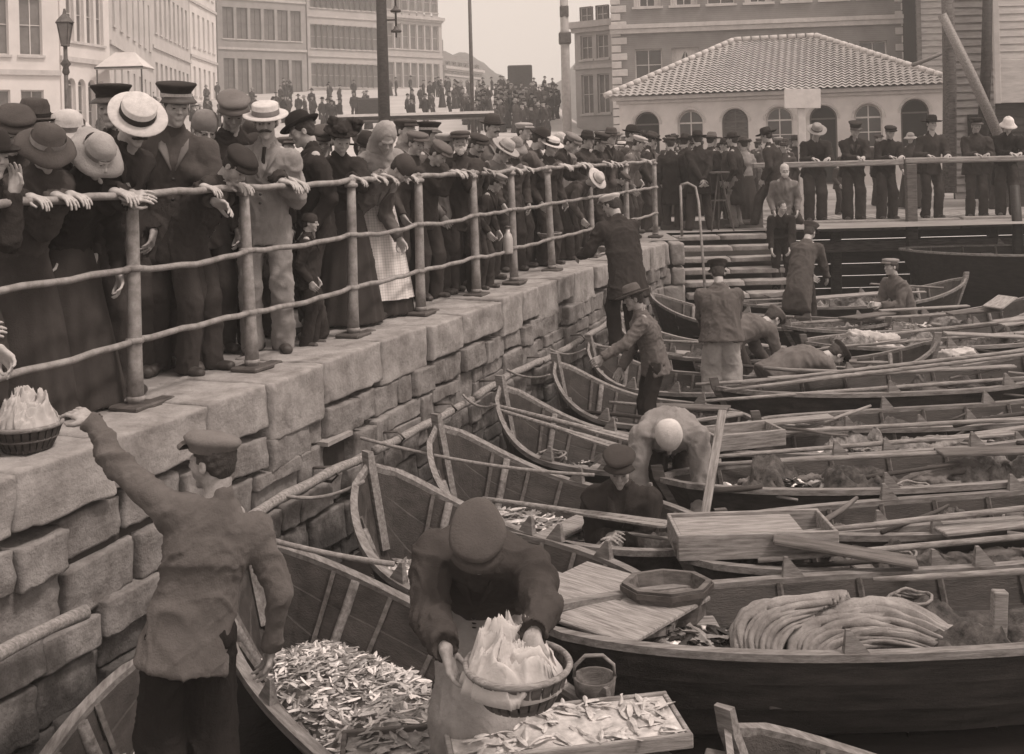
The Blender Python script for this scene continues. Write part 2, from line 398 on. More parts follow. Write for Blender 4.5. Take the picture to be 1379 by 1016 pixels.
def head_sdf(v, J, o):
    c, M = J['hc'], J['HM']
    def q(x, y, z): return c+M@V3(x, y, z)
    v.ell(q(0, -.012, .028), (.074, .094, .085), M, k=.01)
    v.ell(q(0, .022, -.035), (.055, .066, .078), M, k=.03)
    v.cap(q(0, .062, -.095), q(0, .070, -.100), .016, .018, k=.03)          # chin
    for s in (-1, 1):
        v.ell(q(.037*s, .058, -.026), (.022, .02, .024), M, k=.02)           # cheek
        v.ell(q(.031*s, .092, .006), (.016, .014, .012), M, k=.012, sub=True)   # eye socket
        v.ell(q(.031*s, .078, .004), (.0125, .0125, .0125), M, k=.004)
        v.cap(q(.012*s, .088, .022), q(.046*s, .076, .022), .009, .007, k=.012) # brow
        v.ell(q(.077*s, -.004, -.008), (.009, .019, .030), M, k=.008)         # ear
        v.ell(q(.085*s, .004, -.004), (.006, .010, .016), M, k=.004, sub=True)
    v.cap(q(0, .090, .012), q(0, .110, -.022), .007, .0115, k=.010)
    v.cap(q(-.011, .098, -.026), q(.011, .098, -.026), .008, k=.006)
    v.cap(q(-.020, .086, -.056), q(.020, .086, -.056), .0065, k=.005)         # lips
    v.cap(q(-.016, .084, -.068), q(.016, .084, -.068), .0065, k=.005)
    v.cap(q(-.022, .096, -.0615), q(.022, .096, -.0615), .0028, k=.002, sub=True)
    v.cap(J['neck']-J['d2']*.03, J['hb']+M@V3(0, -.01, .02), .062 if not o.get('female') else .05, .054 if not o.get('female') else .045, k=.03)
def shift_join(parts):
    V = []; F = []; n = 0
    for P, f in parts: V.append(P); F.append(f+n); n += len(P)
    return np.vstack(V), np.vstack(F)
def bbox(pts, m):
    p = np.array(pts); return p.min(0)-m, p.max(0)+m
HATC = 0
def make_hat(kind, J, v, root, o):
    M, c = J['HM'], J['hc']; rot = Matrix(M.tolist()); tilt = o.get('tilt', 0)
    T = rot @ rotm((.04 if kind in ('peaked', 'flat') else -.08)+o.get('tiltx', 0), tilt, 0)
    def at(x, y, z): return Vector(c)+rot @ Vector((x, y, z))
    cm = cloth(v); b = MB(); seg = 28
    if kind == 'bowler':
        b.lathe([(0, .125), (.035, .122), (.065, .108), (.082, .08), (.089, .045), (.090, .0), (.100, -.006), (.125, .0), (.140, .014), (.141, .019), (.124, .007), (.098, .001)], seg, at(0, -.006, .045), 1, 1.2, T, .012)
        h = b.build('hat', cm, root, True); d = MB().lathe([(.0925, .001), (.0925, .026), (.0895, .028)], seg, at(0, -.006, .045), 1, 1.2, T); d.build('hat_band', cloth(max(.03, v*.5)), h, True)
    elif kind == 'boater':
        b.lathe([(0, .082), (.085, .082), (.092, .076), (.093, .0), (.155, -.004), (.158, .0), (.156, .006), (.098, .006)], seg, at(0, -.004, .05), 1, 1.12, T, .008)
        h = b.build('hat', M_STRAW, root, True); MB().lathe([(.0955, .007), (.0955, .042), (.093, .044)], seg, at(0, -.004, .05), 1, 1.12, T).build('hat_band', cloth(.05 if not o.get('paleband') else .3), h, True)
    elif kind == 'peaked':
        b.lathe([(.088, -.005), (.091, .03), (.108, .055), (.122, .075), (.118, .085), (.06, .094), (0, .094)], seg, at(0, -.012, .060), 1, 1.12, T, .02)
        h = b.build('hat', cm, root, True)
        G = [[at(0, -.012, .060)+T @ Vector((math.sin(a)*r_, math.cos(a)*r_*1.18, z_)) for a in np.linspace(-1.05, 1.05, 12)] for (r_, z_) in ((.088, .008), (.112, -.006), (.130, -.026), (.128, -.030), (.088, .002))]
        MB().grid(G).build('cap_peak', M_SHOE, h, True)
        MB().lathe([(.0925, .0), (.0935, .026)], seg, at(0, -.012, .060), 1, 1.12, T).build('hat_band', cloth(max(.03, v*.5)) if not o.get('braid') else M_GREYH, h, True)
    elif kind == 'flat':
        b.lathe([(.086, -.016), (.092, .004), (.104, .022), (.110, .036), (.098, .052), (.055, .062), (0, .065)], seg, at(0, -.002, .060), 1, 1.2, T, .035)
        h = b.build('hat', cm, root, True)
        G = [[at(0, -.002, .060)+T @ Vector((math.sin(a)*r_, math.cos(a)*r_*1.2, z_)) for a in np.linspace(-.95, .95, 10)] for (r_, z_) in ((.088, .02), (.115, .01), (.128, -.006), (.126, -.012), (.086, -.004))]
        MB().grid(G).build('cap_peak', cloth(max(.03, v*.8)), h, True)
    elif kind == 'wide':
        b.lathe([(0, .105), (.04, .112), (.07, .105), (.085, .07), (.09, .0), (.12, -.006), (.155, -.010), (.175, .004), (.174, .009), (.12, .0), (.094, .004)], seg, at(0, -.004, .05), 1, 1.12, T, .03)
        h = b.build('hat', cm, root, True); MB().lathe([(.093, .004), (.0925, .03)], seg, at(0, -.004, .05), 1, 1.12, T).build('hat_band', cloth(max(.03, v*.4)), h, True)
    elif kind == 'knit':
        b.lathe([(.083, -.03), (.090, -.028), (.093, .0), (.091, .008), (.090, .035), (.075, .072), (.04, .092), (0, .097)], seg, at(0, -.012, .04), 1, 1.16, T, .02)
        b.build('hat', cm, root, True)
    elif kind == 'bonnet':
        b.lathe([(0, .095), (.05, .09), (.083, .06), (.09, .0), (.13, -.012), (.145, -.03), (.165, -.048), (.162, -.054), (.14, -.036), (.10, -.012)], seg, at(0, -.01, .05), 1, 1.1, T, .06)
        h = b.build('hat', cm, root, True); MB().lathe([(.094, -.004), (.094, .03)], seg, at(0, -.01, .05), 1, 1.1, T).build('hat_band', M_CANVAS, h, True)
    elif kind == 'helmet':
        b.lathe([(0, .13), (.02, .13), (.022, .118), (.055, .108), (.082, .075), (.092, .02), (.12, -.02), (.145, -.045), (.142, -.05), (.09, .0)], seg, at(0, -.01, .05), 1, 1.2, T, .01)
        b.build('hat', cm, root, True)
    elif kind == 'feather':
        vv = Vol(c-.3, c+.3, .011); rg = np.random.RandomState(o.get('seed', 1))
        vv.ell(c+M@V3(0, -.01, .085), (.15, .17, .028), M, k=.01); vv.ell(c+M@V3(0, -.01, .11), (.09, .10, .06), M, k=.02)
        for i in range(16):
            a = rg.rand()*6.28; r_ = .05+.09*rg.rand(); vv.ell(c+M@V3(math.cos(a)*r_, math.sin(a)*r_, .12+.05*rg.rand()), (.03+.03*rg.rand(),)*2+(.03,), M, k=.008)
        P, F = vv.net(); mk('hat', P+vnormals(P, F)*(.008*wn(P, 22, 3, 2))[:, None], F, cm, root, True)
    elif kind == 'scarf':
        vv = Vol(c-.25, c+.25, .011); vv.ell(c+M@V3(0, -.025, .02), (.092, .105, .115), M, k=.01); vv.cap(c+M@V3(0, -.06, -.05), J['neck']+V3(0, 0, .0)-J['fw']*.03, .09, .11, k=.05)
        vv.ell(c+M@V3(0, .11, -.02), (.062, .09, .085), M, k=.02, sub=True)
        P, F = vv.net(); mk('headscarf', folds(P, F, .006, 7, seed=3), F, cm, root, True)
def figure(o):
    """builds one person at the origin (facing +Y, 1.75 m); returns its Empty"""
    root = empty('person'); J = skeleton(o); h = o.get('h', .016); hf = o.get('hf', .008); seed = o.get('seed', 1)
    P0 = J['pelvis']; ac = J['ac']; fw = J['fw']; wd = o.get('wide', 1)*(1.0 if not o.get('female') else .9)
    skin = o.get('skin', M_SKIN)
    # --- body: one figure, head and hands finely cut
    parts = []
    lo, hi = bbox([J['hc']], .16); lo = np.minimum(lo, J['neck']-.07); hi = np.maximum(hi, J['neck']+.07)
    v = Vol(lo, hi, hf); head_sdf(v, J, o)
    v.cap(J['neck']-ac*.09-J['d2']*.045, J['neck']+ac*.09-J['d2']*.045, .045, k=.04); parts.append(v.net())
    for s, n in ((-1, 'l'), (1, 'r')):
        wr, el = J['w'+n], J['e'+n]; fd = nz(wr-el); hd = o.get('hd'+n); hd = nz(np.array(hd, float)) if hd is not None else fd
        pn = np.array(o.get('pn'+n, (-.8*s, .2, -.5)), float); pn = nz(pn-hd*(pn@hd))
        lo, hi = bbox([wr, wr+hd*.19, wr-fd*.06, wr+pn*.07], .055); v = Vol(lo, hi, min(hf, .0075) if hf < .011 else hf)
        v.cap(wr-fd*(.26 if o.get('bare') else .05), wr+hd*.02, .031, .025, k=.01, side=nz(np.cross(hd, pn)), q=1.15); hand_sdf(v, wr, hd, pn, s, o.get('curl'+n, o.get('curl', .4)))
        parts.append(v.net())
    pts = [J[k] for k in ('pelvis', 'neck', 'el', 'er', 'wl', 'wr', 'kl', 'kr', 'al', 'ar', 'sl', 'sr')]
    lo, hi = bbox(pts, .15); v = Vol(lo, hi, .026)
    v.cap(P0, J['chest'], .08, .085, k=.05, side=ac, q=1.25); v.cap(J['chest'], J['neck']-J['d2']*.03, .085, .04, k=.04, side=ac, q=1.2)
    for n in 'lr':
        v.cap(J['s'+n], J['e'+n], .036, .030, k=.02); v.cap(J['e'+n], J['w'+n], .030, .022, k=.02)
        v.cap(J['hip'+n], J['k'+n], .065, .045, k=.03); v.cap(J['k'+n], J['a'+n], .045, .032, k=.02)
    parts.append(v.net()); P, F = shift_join(parts); mk('body', P, F, skin, root, True)
    c, M = J['hc'], J['HM']
    # --- hair, beard, eyes
    if not o.get('nohair'):
        v = Vol(c-.15, c+.15, hf*1.3); v.ell(c+M@V3(0, -.020, .030), (.081, .096, .088), M, k=.005)
        v.ell(c+M@V3(0, -.055, -.02), (.068, .045, .055), M, k=.02); v.ell(c+M@V3(0, .105, -.03), (.075, .10, .10), M, k=.01, sub=True)
        if o.get('bald'): v.ell(c+M@V3(0, .03, .10), (.07, .09, .07), M, k=.01, sub=True)
        P, F = v.net(); mk('hair', P+vnormals(P, F)*(.003*wn(P, 30, seed, 2))[:, None], F, o.get('hair', M_HAIR), root, True)
    if o.get('beard'):
        v = Vol(c-.17, c+.15, hf*1.2); v.cap(c+M@V3(0, .075, -.085), c+M@V3(0, .085, -.085-.05*o['beard']), .042, .028, k=.02, side=ac, q=1.3)
        for s in (-1, 1): v.cap(c+M@V3(.064*s, .01, -.03), c+M@V3(.035*s, .07, -.075), .018, .025, k=.02)
        v.cap(c+M@V3(-.03, .093, -.045), c+M@V3(.03, .093, -.045), .010, k=.01)
        v.ell(c+M@V3(0, .112, -.060), (.018, .02, .006), M, k=.004, sub=True)
        P, F = v.net(); mk('beard', P+vnormals(P, F)*(.004*wn(P, 30, seed, 2))[:, None], F, o.get('bhair', M_GREYH), root, True)
    elif o.get('moust'):
        b = MB()
        for s in (-1, 1): b.tube([Vector(c+M@V3(0, .102, -.040)), Vector(c+M@V3(.018*s, .1, -.043)), Vector(c+M@V3(.036*s, .088, -.052)), Vector(c+M@V3(.046*s, .08, -.05))], [.010, .0105, .008, .003], 6)
        b.build('moustache', o.get('bhair', M_HAIR), root, True)
    if hf < .011:
        for s in (-1, 1):
            b = MB(); b.lathe([(0, .005), (.006, .0035), (.008, 0), (.006, -.0035), (0, -.005)], 10, Vector(c+M@V3(.031*s, .0865, .004)), 1.15, .55, Matrix(M.tolist())); b.build('eye', M_EYE, root, True)
    # --- coat
    cv = o.get('coat', .08); drop = o.get('coatlen', .20); pts = [J[k] for k in ('pelvis', 'neck', 'el', 'er', 'wl', 'wr', 'sl', 'sr')]
    lo, hi = bbox(pts, .24); lo[2] -= drop*.6; v = Vol(lo, hi, h); bag = o.get('bag', 1.07 if not o.get('female') else 1.0); up = nz(J['d1'])
    hem = P0-up*drop*.75
    ww = J['waist']
    v.cap(hem, ww, .150*bag, .122*bag, k=.03, side=ac, q=1.28*wd); v.cap(ww, J['chest'], .118*bag, .132*bag, k=.04, side=ac, q=1.30*wd)
    if o.get('belly'): v.ell(ww+nz(np.cross(ac, up))*-.05, (.15, .13, .16), None, k=.06)
    v.cap(J['sl']*.9+J['sr']*.1-J['d2']*.02, J['sr']*.9+J['sl']*.1-J['d2']*.02, .083, k=.05); v.cap(J['chest'], J['neck']-J['d2']*.03, .13, .085, k=.05, side=ac, q=1.2*wd)
    for n in 'lr':
        v.cap(J['s'+n], J['e'+n], .068*bag, .058*bag, k=.03); e2 = J['w'+n]-nz(J['w'+n]-J['e'+n])*(.0 if not o.get('bare') else .20)
        v.cap(J['e'+n], e2, .058*bag, .046*bag, k=.02)
        fdn = nz(J['w'+n]-J['e'+n]); v.cap(e2+fdn*.052, e2+fdn*.10, .058, .06, k=.004, sub=True)
    v.plane(hem-up*.02, -up)
    if not o.get('female'): v.cap(ww+fw*.17, hem+fw*.22-up*.03, .006, .050, k=.02, sub=True)
    nk = J['neck']+J['d2']*.0; v.cap(nk+J['d2']*.045, nk+J['d2']*.14, .075, .09, k=.01, sub=True)
    v.cap(nk-J['d2']*.01, nk+J['d2']*.03, .068, .064, k=.015)
    if o.get('shirt'):
        a = nk+J['fw']*.10+J['d2']*.08; b_ = J['chest']+J['fw']*.172*1.0-J['d2']*.0; v.cap(a, b_, .07, .008, k=.012, sub=True)
    P, F = v.net(); P = folds(P, F, o.get('fold', .013), o.get('ff', 5.5), None, seed); mk('jacket', P, F, o.get('cmat') or cloth(cv), root, True)
    if o.get('shirt'):
        v = Vol(*bbox([J['neck'], J['chest'], J['waist']], .16), max(.011, h*.8)); v.cap(J['waist'], J['chest'], .098, .118, k=.03, side=ac, q=1.15); v.cap(J['chest'], nk-J['d2']*.015, .118, .066, k=.05, side=ac, q=1.1)
        v.cap(nk, nk+J['d2']*.035, .063, .060, k=.01); P, F = v.net(); mk('shirt', P, F, cloth(o['shirt']), root, True)
        if o.get('tie'):
            MB().tube([Vector(nk+J['fw']*.078+J['d2']*.005), Vector(nk+J['fw']*.105-J['d2']*.05), Vector(J['chest']+J['fw']*.130)], [.014, .012, .02], 6, .5).build('necktie', cloth(.04), root, True)
    if not o.get('female') and not o.get('noback') and hf < .0081 and not o.get('sit'):
        b = MB()
        for q_ in (.15, .45, .75):
            pc = Vector(ww*(1-q_)+J['chest']*q_+fw*.158*bag); b.lathe([(0, .006), (.009, .004), (.011, 0)], 8, pc, 1, 1, Vector(fw).to_track_quat('Z', 'Y').to_matrix())
        b.build('button', M_EYE, root, True)
    if o.get('lapel') is None and not o.get('female') and h < .02: o['lapel'] = min(.6, cv*1.25)
    if o.get('lapel'):
        for s in (-1, 1):
            a = nk+ac*.07*s+J['fw']*.02+J['d2']*.01; b_ = nk+ac*.062*s+J['fw']*.12-J['d2']*.07; c_ = J['chest']+ac*.012*s+J['fw']*.165
            MB().tube([Vector(a), Vector(b_), Vector(c_)], [.018, .030, .008], 6, .3).build('lapel', cloth(o['lapel']), root, True)
    # --- legs
    tv = o.get('trous', .07)
    if o.get('skirt'):
        v = Vol(V3(-.42, -.45, 0.0), V3(.42, .45, 1.1), h*1.1); X, Y, Z = v._pts((slice(None),)*3); t = np.clip((P0[2]+.05-Z)/(P0[2]+.05), 0, 1)
        cx_, cy_ = P0[0]*(1-t), P0[1]*(1-t); ang = np.arctan2(Y-cy_, X-cx_); rr = .15+.17*t**.8+.014*t*np.sin(ang*11+2*np.sin(ang*3+seed)+t*2)
        v.D = np.maximum((np.sqrt((X-cx_)**2+((Y-cy_)*1.1)**2)-rr)*.85, np.maximum(Z-P0[2]-.05, .03-Z)).astype(np.float32)
        P, F = v.net(); mk('skirt', P, F, cloth(tv), root, True)
        if o.get('apron'):
            G = []
            for zz in np.linspace(P0[2]+.04, .16, 22):
                t = (P0[2]+.05-zz)/(P0[2]+.05); row = []
                for a in np.linspace(R(90-62), R(90+62), 40):
                    r_ = .15+.17*t**.8+.014*t*math.sin(a*11+2*math.sin(a*3+seed)+t*2)+.02+.004*math.sin(a*23)
                    row.append((P0[0]*(1-t)+r_*math.cos(a), P0[1]*(1-t)+r_*math.sin(a)/1.1+.012, zz))
                G.append(row)
            MB().grid(G).build('apron', mat('checked_apron', o['apron'], .95, .12, 8, .5, 200, lines=[(14, 'X', .18), (14, 'Z', .18)]), root, True)
    else:
        lo, hi = bbox([J[k] for k in ('hipl', 'hipr', 'kl', 'kr', 'al', 'ar')], .17); v = Vol(lo, hi, h)
        bg = o.get('baggy', 1.12); v.cap(J['hipl'], J['hipr'], .094*(.6+.4*bg), k=.03)
        for n in 'lr':
            v.cap(J['hip'+n], J['k'+n], .092*(.75+.25*bg), .074*bg, k=.02); v.cap(J['k'+n], J['a'+n]-V3(0, 0, .03), .074*bg, .072*bg, k=.02)
        v.plane((0, 0, min(J['al'][2], J['ar'][2])-.07), (0, 0, -1)) if not o.get('sit') else None
        P, F = v.net(); P = folds(P, F, .012, 3.6, (1, 1, .5), seed+3); mk('trousers', P, F, cloth(tv), root, True)
        if o.get('apron'):
            v = Vol(lo-V3(.05, .1, 0), hi+V3(.05, .1, .2), h); v.cap(J['hipl']+V3(0, .03, 0), J['hipr']+V3(0, .03, 0), .13, k=.04)
            mid = (J['kl']+J['kr'])/2+V3(0, .03, 0); v.cap((J['hipl']+J['hipr'])/2+V3(0, .04, 0), mid, .14, .15, k=.05, side=ac, q=1.25); v.cap(mid, mid*V3(1, 1, .55), .15, .16, k=.05, side=ac, q=1.25)
            v.plane(P0-V3(0, .02, 0), (0, -1, 0)); P, F = v.net(); mk('apron', folds(P, F, .012, 4, (1, 1, .3), seed), F, cloth(o['apron']), root, True)
    if not o.get('noshoe'):
        for n in 'lr':
            a = J['a'+n]; fdir = nz((J['a'+n]-J['hip'+n])*V3(0, 0, 0)+V3(.18 if n == 'r' else -.18, 1, 0)); g = V3(0, 0, -.045)
            lo, hi = bbox([a, a+fdir*.2], .09); v = Vol(lo-V3(0, 0, .04), hi, max(.011, h*.75)); sdn = np.cross(fdir, V3(0, 0, 1))
            v.cap(a, a+g-fdir*.03, .045, .040, k=.02); v.cap(a+g-fdir*.03, a+g+fdir*.15+V3(0, 0, -.006), .038, .034, k=.02, side=sdn, q=1.2); v.plane(a+V3(0, 0, -.088), (0, 0, -1))
            P, F = v.net(); mk('shoe', P, F, M_SHOE, root, True)
    if o.get('hat'): make_hat(o['hat'], J, o.get('hatv', .05), root, o)
    root['_hc'] = [float(x) for x in J['hc']]
    root['_top'] = float(J['hc'][2]+({'knit': .135, 'bowler': .165, 'peaked': .135, 'flat': .125, 'wide': .155, 'helmet': .18, 'boater': .13, 'feather': .18, 'bonnet': .145}.get(o.get('hat'), .115))*max(.5, abs(J['HM'][2, 2])))
    return root
PEOPLE = []
def put(root, top, yaw, z0=0.0, smin_=.80, smax=1.16, scale=None):
    """top: world point of the hat top (over the head). scale the figure so its feet are at z0"""
    hc = root['_hc']; t = root['_top']; s = scale or max(smin_, min(smax, (top[2]-z0)/t))
    c, sn = math.cos(yaw), math.sin(yaw); x, y = hc[0]*s, hc[1]*s
    root.location = (top[0]-(c*x-sn*y), top[1]-(sn*x+c*y), (top[2]-t*s) if scale else z0); root.rotation_euler = (0, 0, yaw); root.scale = (s, s, s)
    return root
def who(root, label, group=None, cat='person'):
    for k in ('_hc', '_top'):
        if k in root: PEOPLE.append(1)
    return tag(root, label, cat, group)
def copy_tree(o, parent=None):
    c = o.copy(); COL.objects.link(c)
    if parent: c.parent = parent
    for ch in list(o.children): copy_tree(ch, c)
    return c
# ---------------------------------------------------------------- ground, water, quay
rnd = random.Random(7)
M_GROUND = mat('paving', .24, .95, .25, .8, .6, 9, dist=.02, spots=.25)
M_SQUARE = mat('square_paving', .40, .95, .15, .3, .4, 6, dist=.02)
M_WATER = mat('harbour_water', .02, .08, .4, 3, .5, 7, dist=.02, spec=.5)
M_DECK = mat('deck_planks', .3, .85, .4, 4, .6, 30, (8, 1, 8), lines=[(1.6, 'X', .6)])
def edge(Y): return WS*Y-WC
def gz(x, y):
    k = max(0, min(1, (8-x)/5)); k = k*k*(3-2*k)
    z = max(0, y-32)*.1*k
    if y > 120: z = (8.8+(y-120)*.035)*k
    return z
def ground():
    # quay: a strip on the water side of Y=20, left of the quay edge
    P = []
    ys = list(np.linspace(-12, 18.4, 60))
    for y in ys:
        row = []
        for t in np.linspace(0, 1, 26):
            x = -60+(edge(y)-.30+60)*(1-(1-t)**3); row.append((x, y, .0+.008*math.sin(x*3.1)*math.sin(y*2.3) if t < .999 else -.005))
        P.append(row)
    b = MB().grid(P); 
    b.grid([[(x, y, 0) for x in (-60, -20, -5, 2.72)] for y in (18.4, 19.2, 20)])
    xs = [-400, -200, -120, -80, -60, -45, -36]+list(np.arange(-30, 16, 1.5))+[20, 30, 45, 60, 120, 300]
    ys = [20, 21.5, 23, 26, 29, 32]+list(np.arange(34, 130, 3))+[150, 180, 220, 300, 400, 700]
    b.grid([[(x, y, gz(x, y)) for x in xs] for y in ys])
    o = b.build('ground', M_GROUND, None, True); tag(o, kind='structure')
    tag(MB().grid([[(x, y, gz(x, y)+.02) for x in np.arange(-60, 6.1, 1.5)] for y in np.arange(40, 131, 3)]).build('square', M_SQUARE, None, True), kind='structure')
    W = [[(x, y, WATER) for x in (-60, -10, 0, 10, 40, 200)] for y in (-30, 0, 10, 21.4)]
    tag(MB().grid(W).build('water', M_WATER), kind='structure')
    tag(MB().grid([[(x, y, -2.6) for x in (-60, 200)] for y in (-30, 22)]).build('seabed', M_JOINT), kind='structure')
ground()
WD = Vector((WS, 1, 0)).normalized(); WN = Vector((1, -WS, 0)).normalized()   # along the wall, out of the wall
def wpt(s, out, z): return Vector((-WC, 0, 0))+WD*s+WN*out+Vector((0, 0, z))   # s metres along the edge from Y=0
def s_of_Y(Y): return Y/WD.y
WROT = Matrix((WD, -WN, Vector((0, 0, 1)))).transposed()
def quay_wall():
    root = empty('quay_wall', wpt(8, 0, -1.5)); inv = Vector(root.location)
    tag(root, 'long rough granite quay wall with heavy coping stones above irregular dark-jointed blocks', 'quay wall')
    rk = Rocks(); cp = Rocks(); S0, S1 = 1.0, s_of_Y(18.0); seed = 1
    s = S0
    while s < S1:
        L = rnd.uniform(.45, 1.0); L = min(L, S1-s+.01); hgt = rnd.choice((.30, .36, .32, .40)); dp = .75; out = rnd.uniform(-.02, .045)
        if L < .15: break
        V, F = rock_box(wpt(s+L/2, out-dp/2, -hgt/2+.012+rnd.uniform(-.008, .01))-inv, (L-.012, dp, hgt), WROT, .014, .012, seed, 12); cp.add(V, F); seed += 1; s += L
    z = -.33; row = 0
    while z > -1.75:
        hgt = rnd.uniform(.17, .34); s = S0+rnd.uniform(-.3, 0)
        while s < S1:
            L = rnd.uniform(.20, .62); cs = s+L/2
            if not (8.62 < cs < 8.95 and z > -.65):
                if hgt > .25 and rnd.random() < .4:
                    hh = hgt*rnd.uniform(.35, .6)
                    for (zz, h2) in ((z-hh/2, hh), (z-hh-(hgt-hh)/2, hgt-hh)):
                        V, F = rock_box(wpt(cs, -.2+rnd.uniform(-.035, .035), zz)-inv, (L-rnd.uniform(.004, .018), .4, h2-rnd.uniform(.004, .014)), WROT @ rotm(0, rnd.uniform(-.03, .03), 0), .006, .012, seed, 9); rk.add(V, F); seed += 1
                else:
                    V, F = rock_box(wpt(cs, -.2+rnd.uniform(-.035, .04), z-hgt/2+rnd.uniform(-.02, .02))-inv, (L-rnd.uniform(.008, .035), .4, hgt-rnd.uniform(.008, .03)), WROT @ rotm(rnd.uniform(-.05, .05), rnd.uniform(-.05, .05), rnd.uniform(-.04, .04)), .006, .013, seed, 9); rk.add(V, F); seed += 1
            s += L
        z -= hgt; row += 1
    rk.build('wall_blocks', M_STONE, root); cp.build('coping', M_COPE, root)
    MB().box(wpt((S0+S1)/2, -.38, -1.35)-inv, (S1-S0, .62, 1.9), WROT).build('wall_core', M_JOINT, root)
    MB().box(wpt(8.8, -.06, -.56)-inv, (.36, .26, .03), WROT).build('drain_sill', M_COPE, root)
quay_wall()
def fender_pole(s0, s1, label, z=-.74):
    root = empty('fender_pole', wpt((s0+s1)/2, .10, z)); inv = Vector(root.location); pts = []
    n = 12
    for i in range(n+1):
        s = s0+(s1-s0)*i/n; pts.append(wpt(s, .15+.012*math.sin(s*3), z+.02*math.sin(s*1.7)+.006*math.sin(s*9))-inv)
    MB().tube(pts, [.036+.004*math.sin(i*2.2) for i in range(n+1)], 9).build('pole', M_WOODL, root, True)
    for k in range(2):
        s = s0+(s1-s0)*(.22+.55*k); MB().tube([wpt(s, -.05, z+.03)-inv, wpt(s, .15, z+.055)-inv, wpt(s, .205, z+.0)-inv, wpt(s, .15, z-.05)-inv, wpt(s, -.05, z-.04)-inv], .011, 6).build('iron_hook', M_IRON, root, True)
    tag(root, label, 'fender pole', 'fender poles along the quay wall')
for a, b, l in ((3.4, 6.1, 'nearest timber fender pole, left of the man in the pale shirt'), (6.9, 9.0, 'timber fender pole just right of the capped man in the pale shirt'), (9.15, 11.0, 'timber fender pole below the dark drain hole in the quay wall'), (11.1, 13.4, 'timber fender pole on the wall above the bow of the boat with long oars'), (13.5, 17.3, 'farthest timber fender pole on the quay wall, behind the man in the dark coat')):
    fender_pole(a, b, l)
# ---------------------------------------------------------------- iron railing along the quay
RC = .40
def rail_posts():
    px = [(152, 553), (345, 500), (482, 455), (570, 425), (648, 400), (708, 383), (762, 366)]
    out = [at_z(x, y, 0) for x, y in px]; ys = [p.y for p in out]
    st = 1.25; y0 = ys[0]
    ys = [y0-2.6, y0-1.3]+ys+[15.6, 17.3, 19.0]
    return ys
def railing():
    ys = rail_posts(); pts = [Vector((WS*y-WC-RC, y, 0)) for y in ys]
    root = empty('quay_railing', pts[4]); inv = Vector(root.location)
    tag(root, 'worn painted iron railing with three sagging bars along the quay edge, crowd leaning on it', 'railing')
    rg = random.Random(5)
    for i, p in enumerate(pts):
        q = p-inv; lx, ly = rg.uniform(-.025, .012), rg.uniform(-.02, .02); H = 1.31
        def a(z): return q+Vector((lx*z, ly*z, z))
        b = MB(); b.tube([a(.03), a(.3), a(.7), a(1.0), a(H)], [.052, .045, .042, .040, .036], 12)
        for z in (.07, .42, .86, 1.27): b.tube([a(z-.02), a(z-.012), a(z+.012), a(z+.02)], [.042, .056, .056, .042], 12)
        b.tube([a(H-.01), a(H+.02), a(H+.035)], [.034, .03, .008], 12)
        b.build('post', M_RAIL, root, True)
        MB().box(q+Vector((0, 0, .025)), (.24, .22, .035), WROT, .01).box(q+Vector((0, 0, .0))+WD*.22+Vector((0, 0, .012)), (.18, .10, .022), WROT, .006).build('foot_plate', M_IRON, root)
    for k, (z, r) in enumerate(((1.31, .024), (.86, .021), (.42, .021))):
        for i in range(len(pts)-1):
            A, B = pts[i]-inv, pts[i+1]-inv; P = []
            sag = rg.uniform(.0, .035)*(1 if k else .5); 
            for t in np.linspace(0, 1, 9):
                P.append(A.lerp(B, t)+Vector((0, 0, z-sag*4*t*(1-t)+.006*math.sin(t*17+i))))
            MB().tube(P, r, 8).build('bar', M_RAIL, root, True)
railing()
# hand rail that bends down beside the steps
hr = empty('hand_rail', (2.80, 18.6, 0)); 
p0 = Vector((2.72, 18.25, .86)); 
MB().tube([Vector((0, 0, .9)), Vector((.12, 0, .93)), Vector((.24, -.05, .86)), Vector((.28, -.1, .6)), Vector((.20, -1.0, -.9))], .022, 8).build('bar', M_RAIL, hr, True)
MB().box((.0, 0, .02), (.12, .12, .04), None, .01).tube([(0, 0, 0), (0, 0, .9)], .022, 8).build('post', M_RAIL, hr, True)
tag(hr, 'bent pale iron hand rail dropping from the railing end to the stone steps', 'hand rail')
# ---------------------------------------------------------------- stone steps and landing
st = empty('stone_steps', (3.6, 18.8, -1)); inv = Vector(st.location)
for i in range(8):
    rk = Rocks(); x = 2.78; z = -.02-i*.165; y = 19.6-i*.30
    while x < 4.6:
        L = min(rnd.uniform(.6, 1.0), 4.65-x); V, F = rock_box(Vector((x+L/2, y, z-.043))-inv, (L-.01, .40, .085), Matrix.Identity(3), .014, .007, int(x*77+i), 5); rk.add(V, F); x += L
    rk.build('step', M_COPE, st)
MB().box(Vector((3.7, 19.95, -1.0))-inv, (1.88, 2.85, 1.05), rotm(.5, 0, 0)).build('stair_core', M_JOINT, st)
tag(st, 'worn stone steps leading down from the quay to the boats', 'steps')
ws = empty('corner_wall', (2.6, 18.6, -1)); inv = Vector(ws.location); rk = Rocks(); z = 0
for h_ in (.4, .3, .32, .28, .3):
    x = 2.05
    while x < 2.75:
        L = min(rnd.uniform(.3, .75), 2.76-x)
        if L > .08: V, F = rock_box(Vector((x+L/2, 18.55, z-h_/2))-inv, (L-.015, 1.1, h_-.012), Matrix.Identity(3), .04, .014, int(x*99-z*50), 6); rk.add(V, F)
        x += L
    z -= h_
rk.build('corner_blocks', M_COPE, ws); tag(ws, 'squared pale stone blocks where the quay wall ends at the steps', 'stone corner')
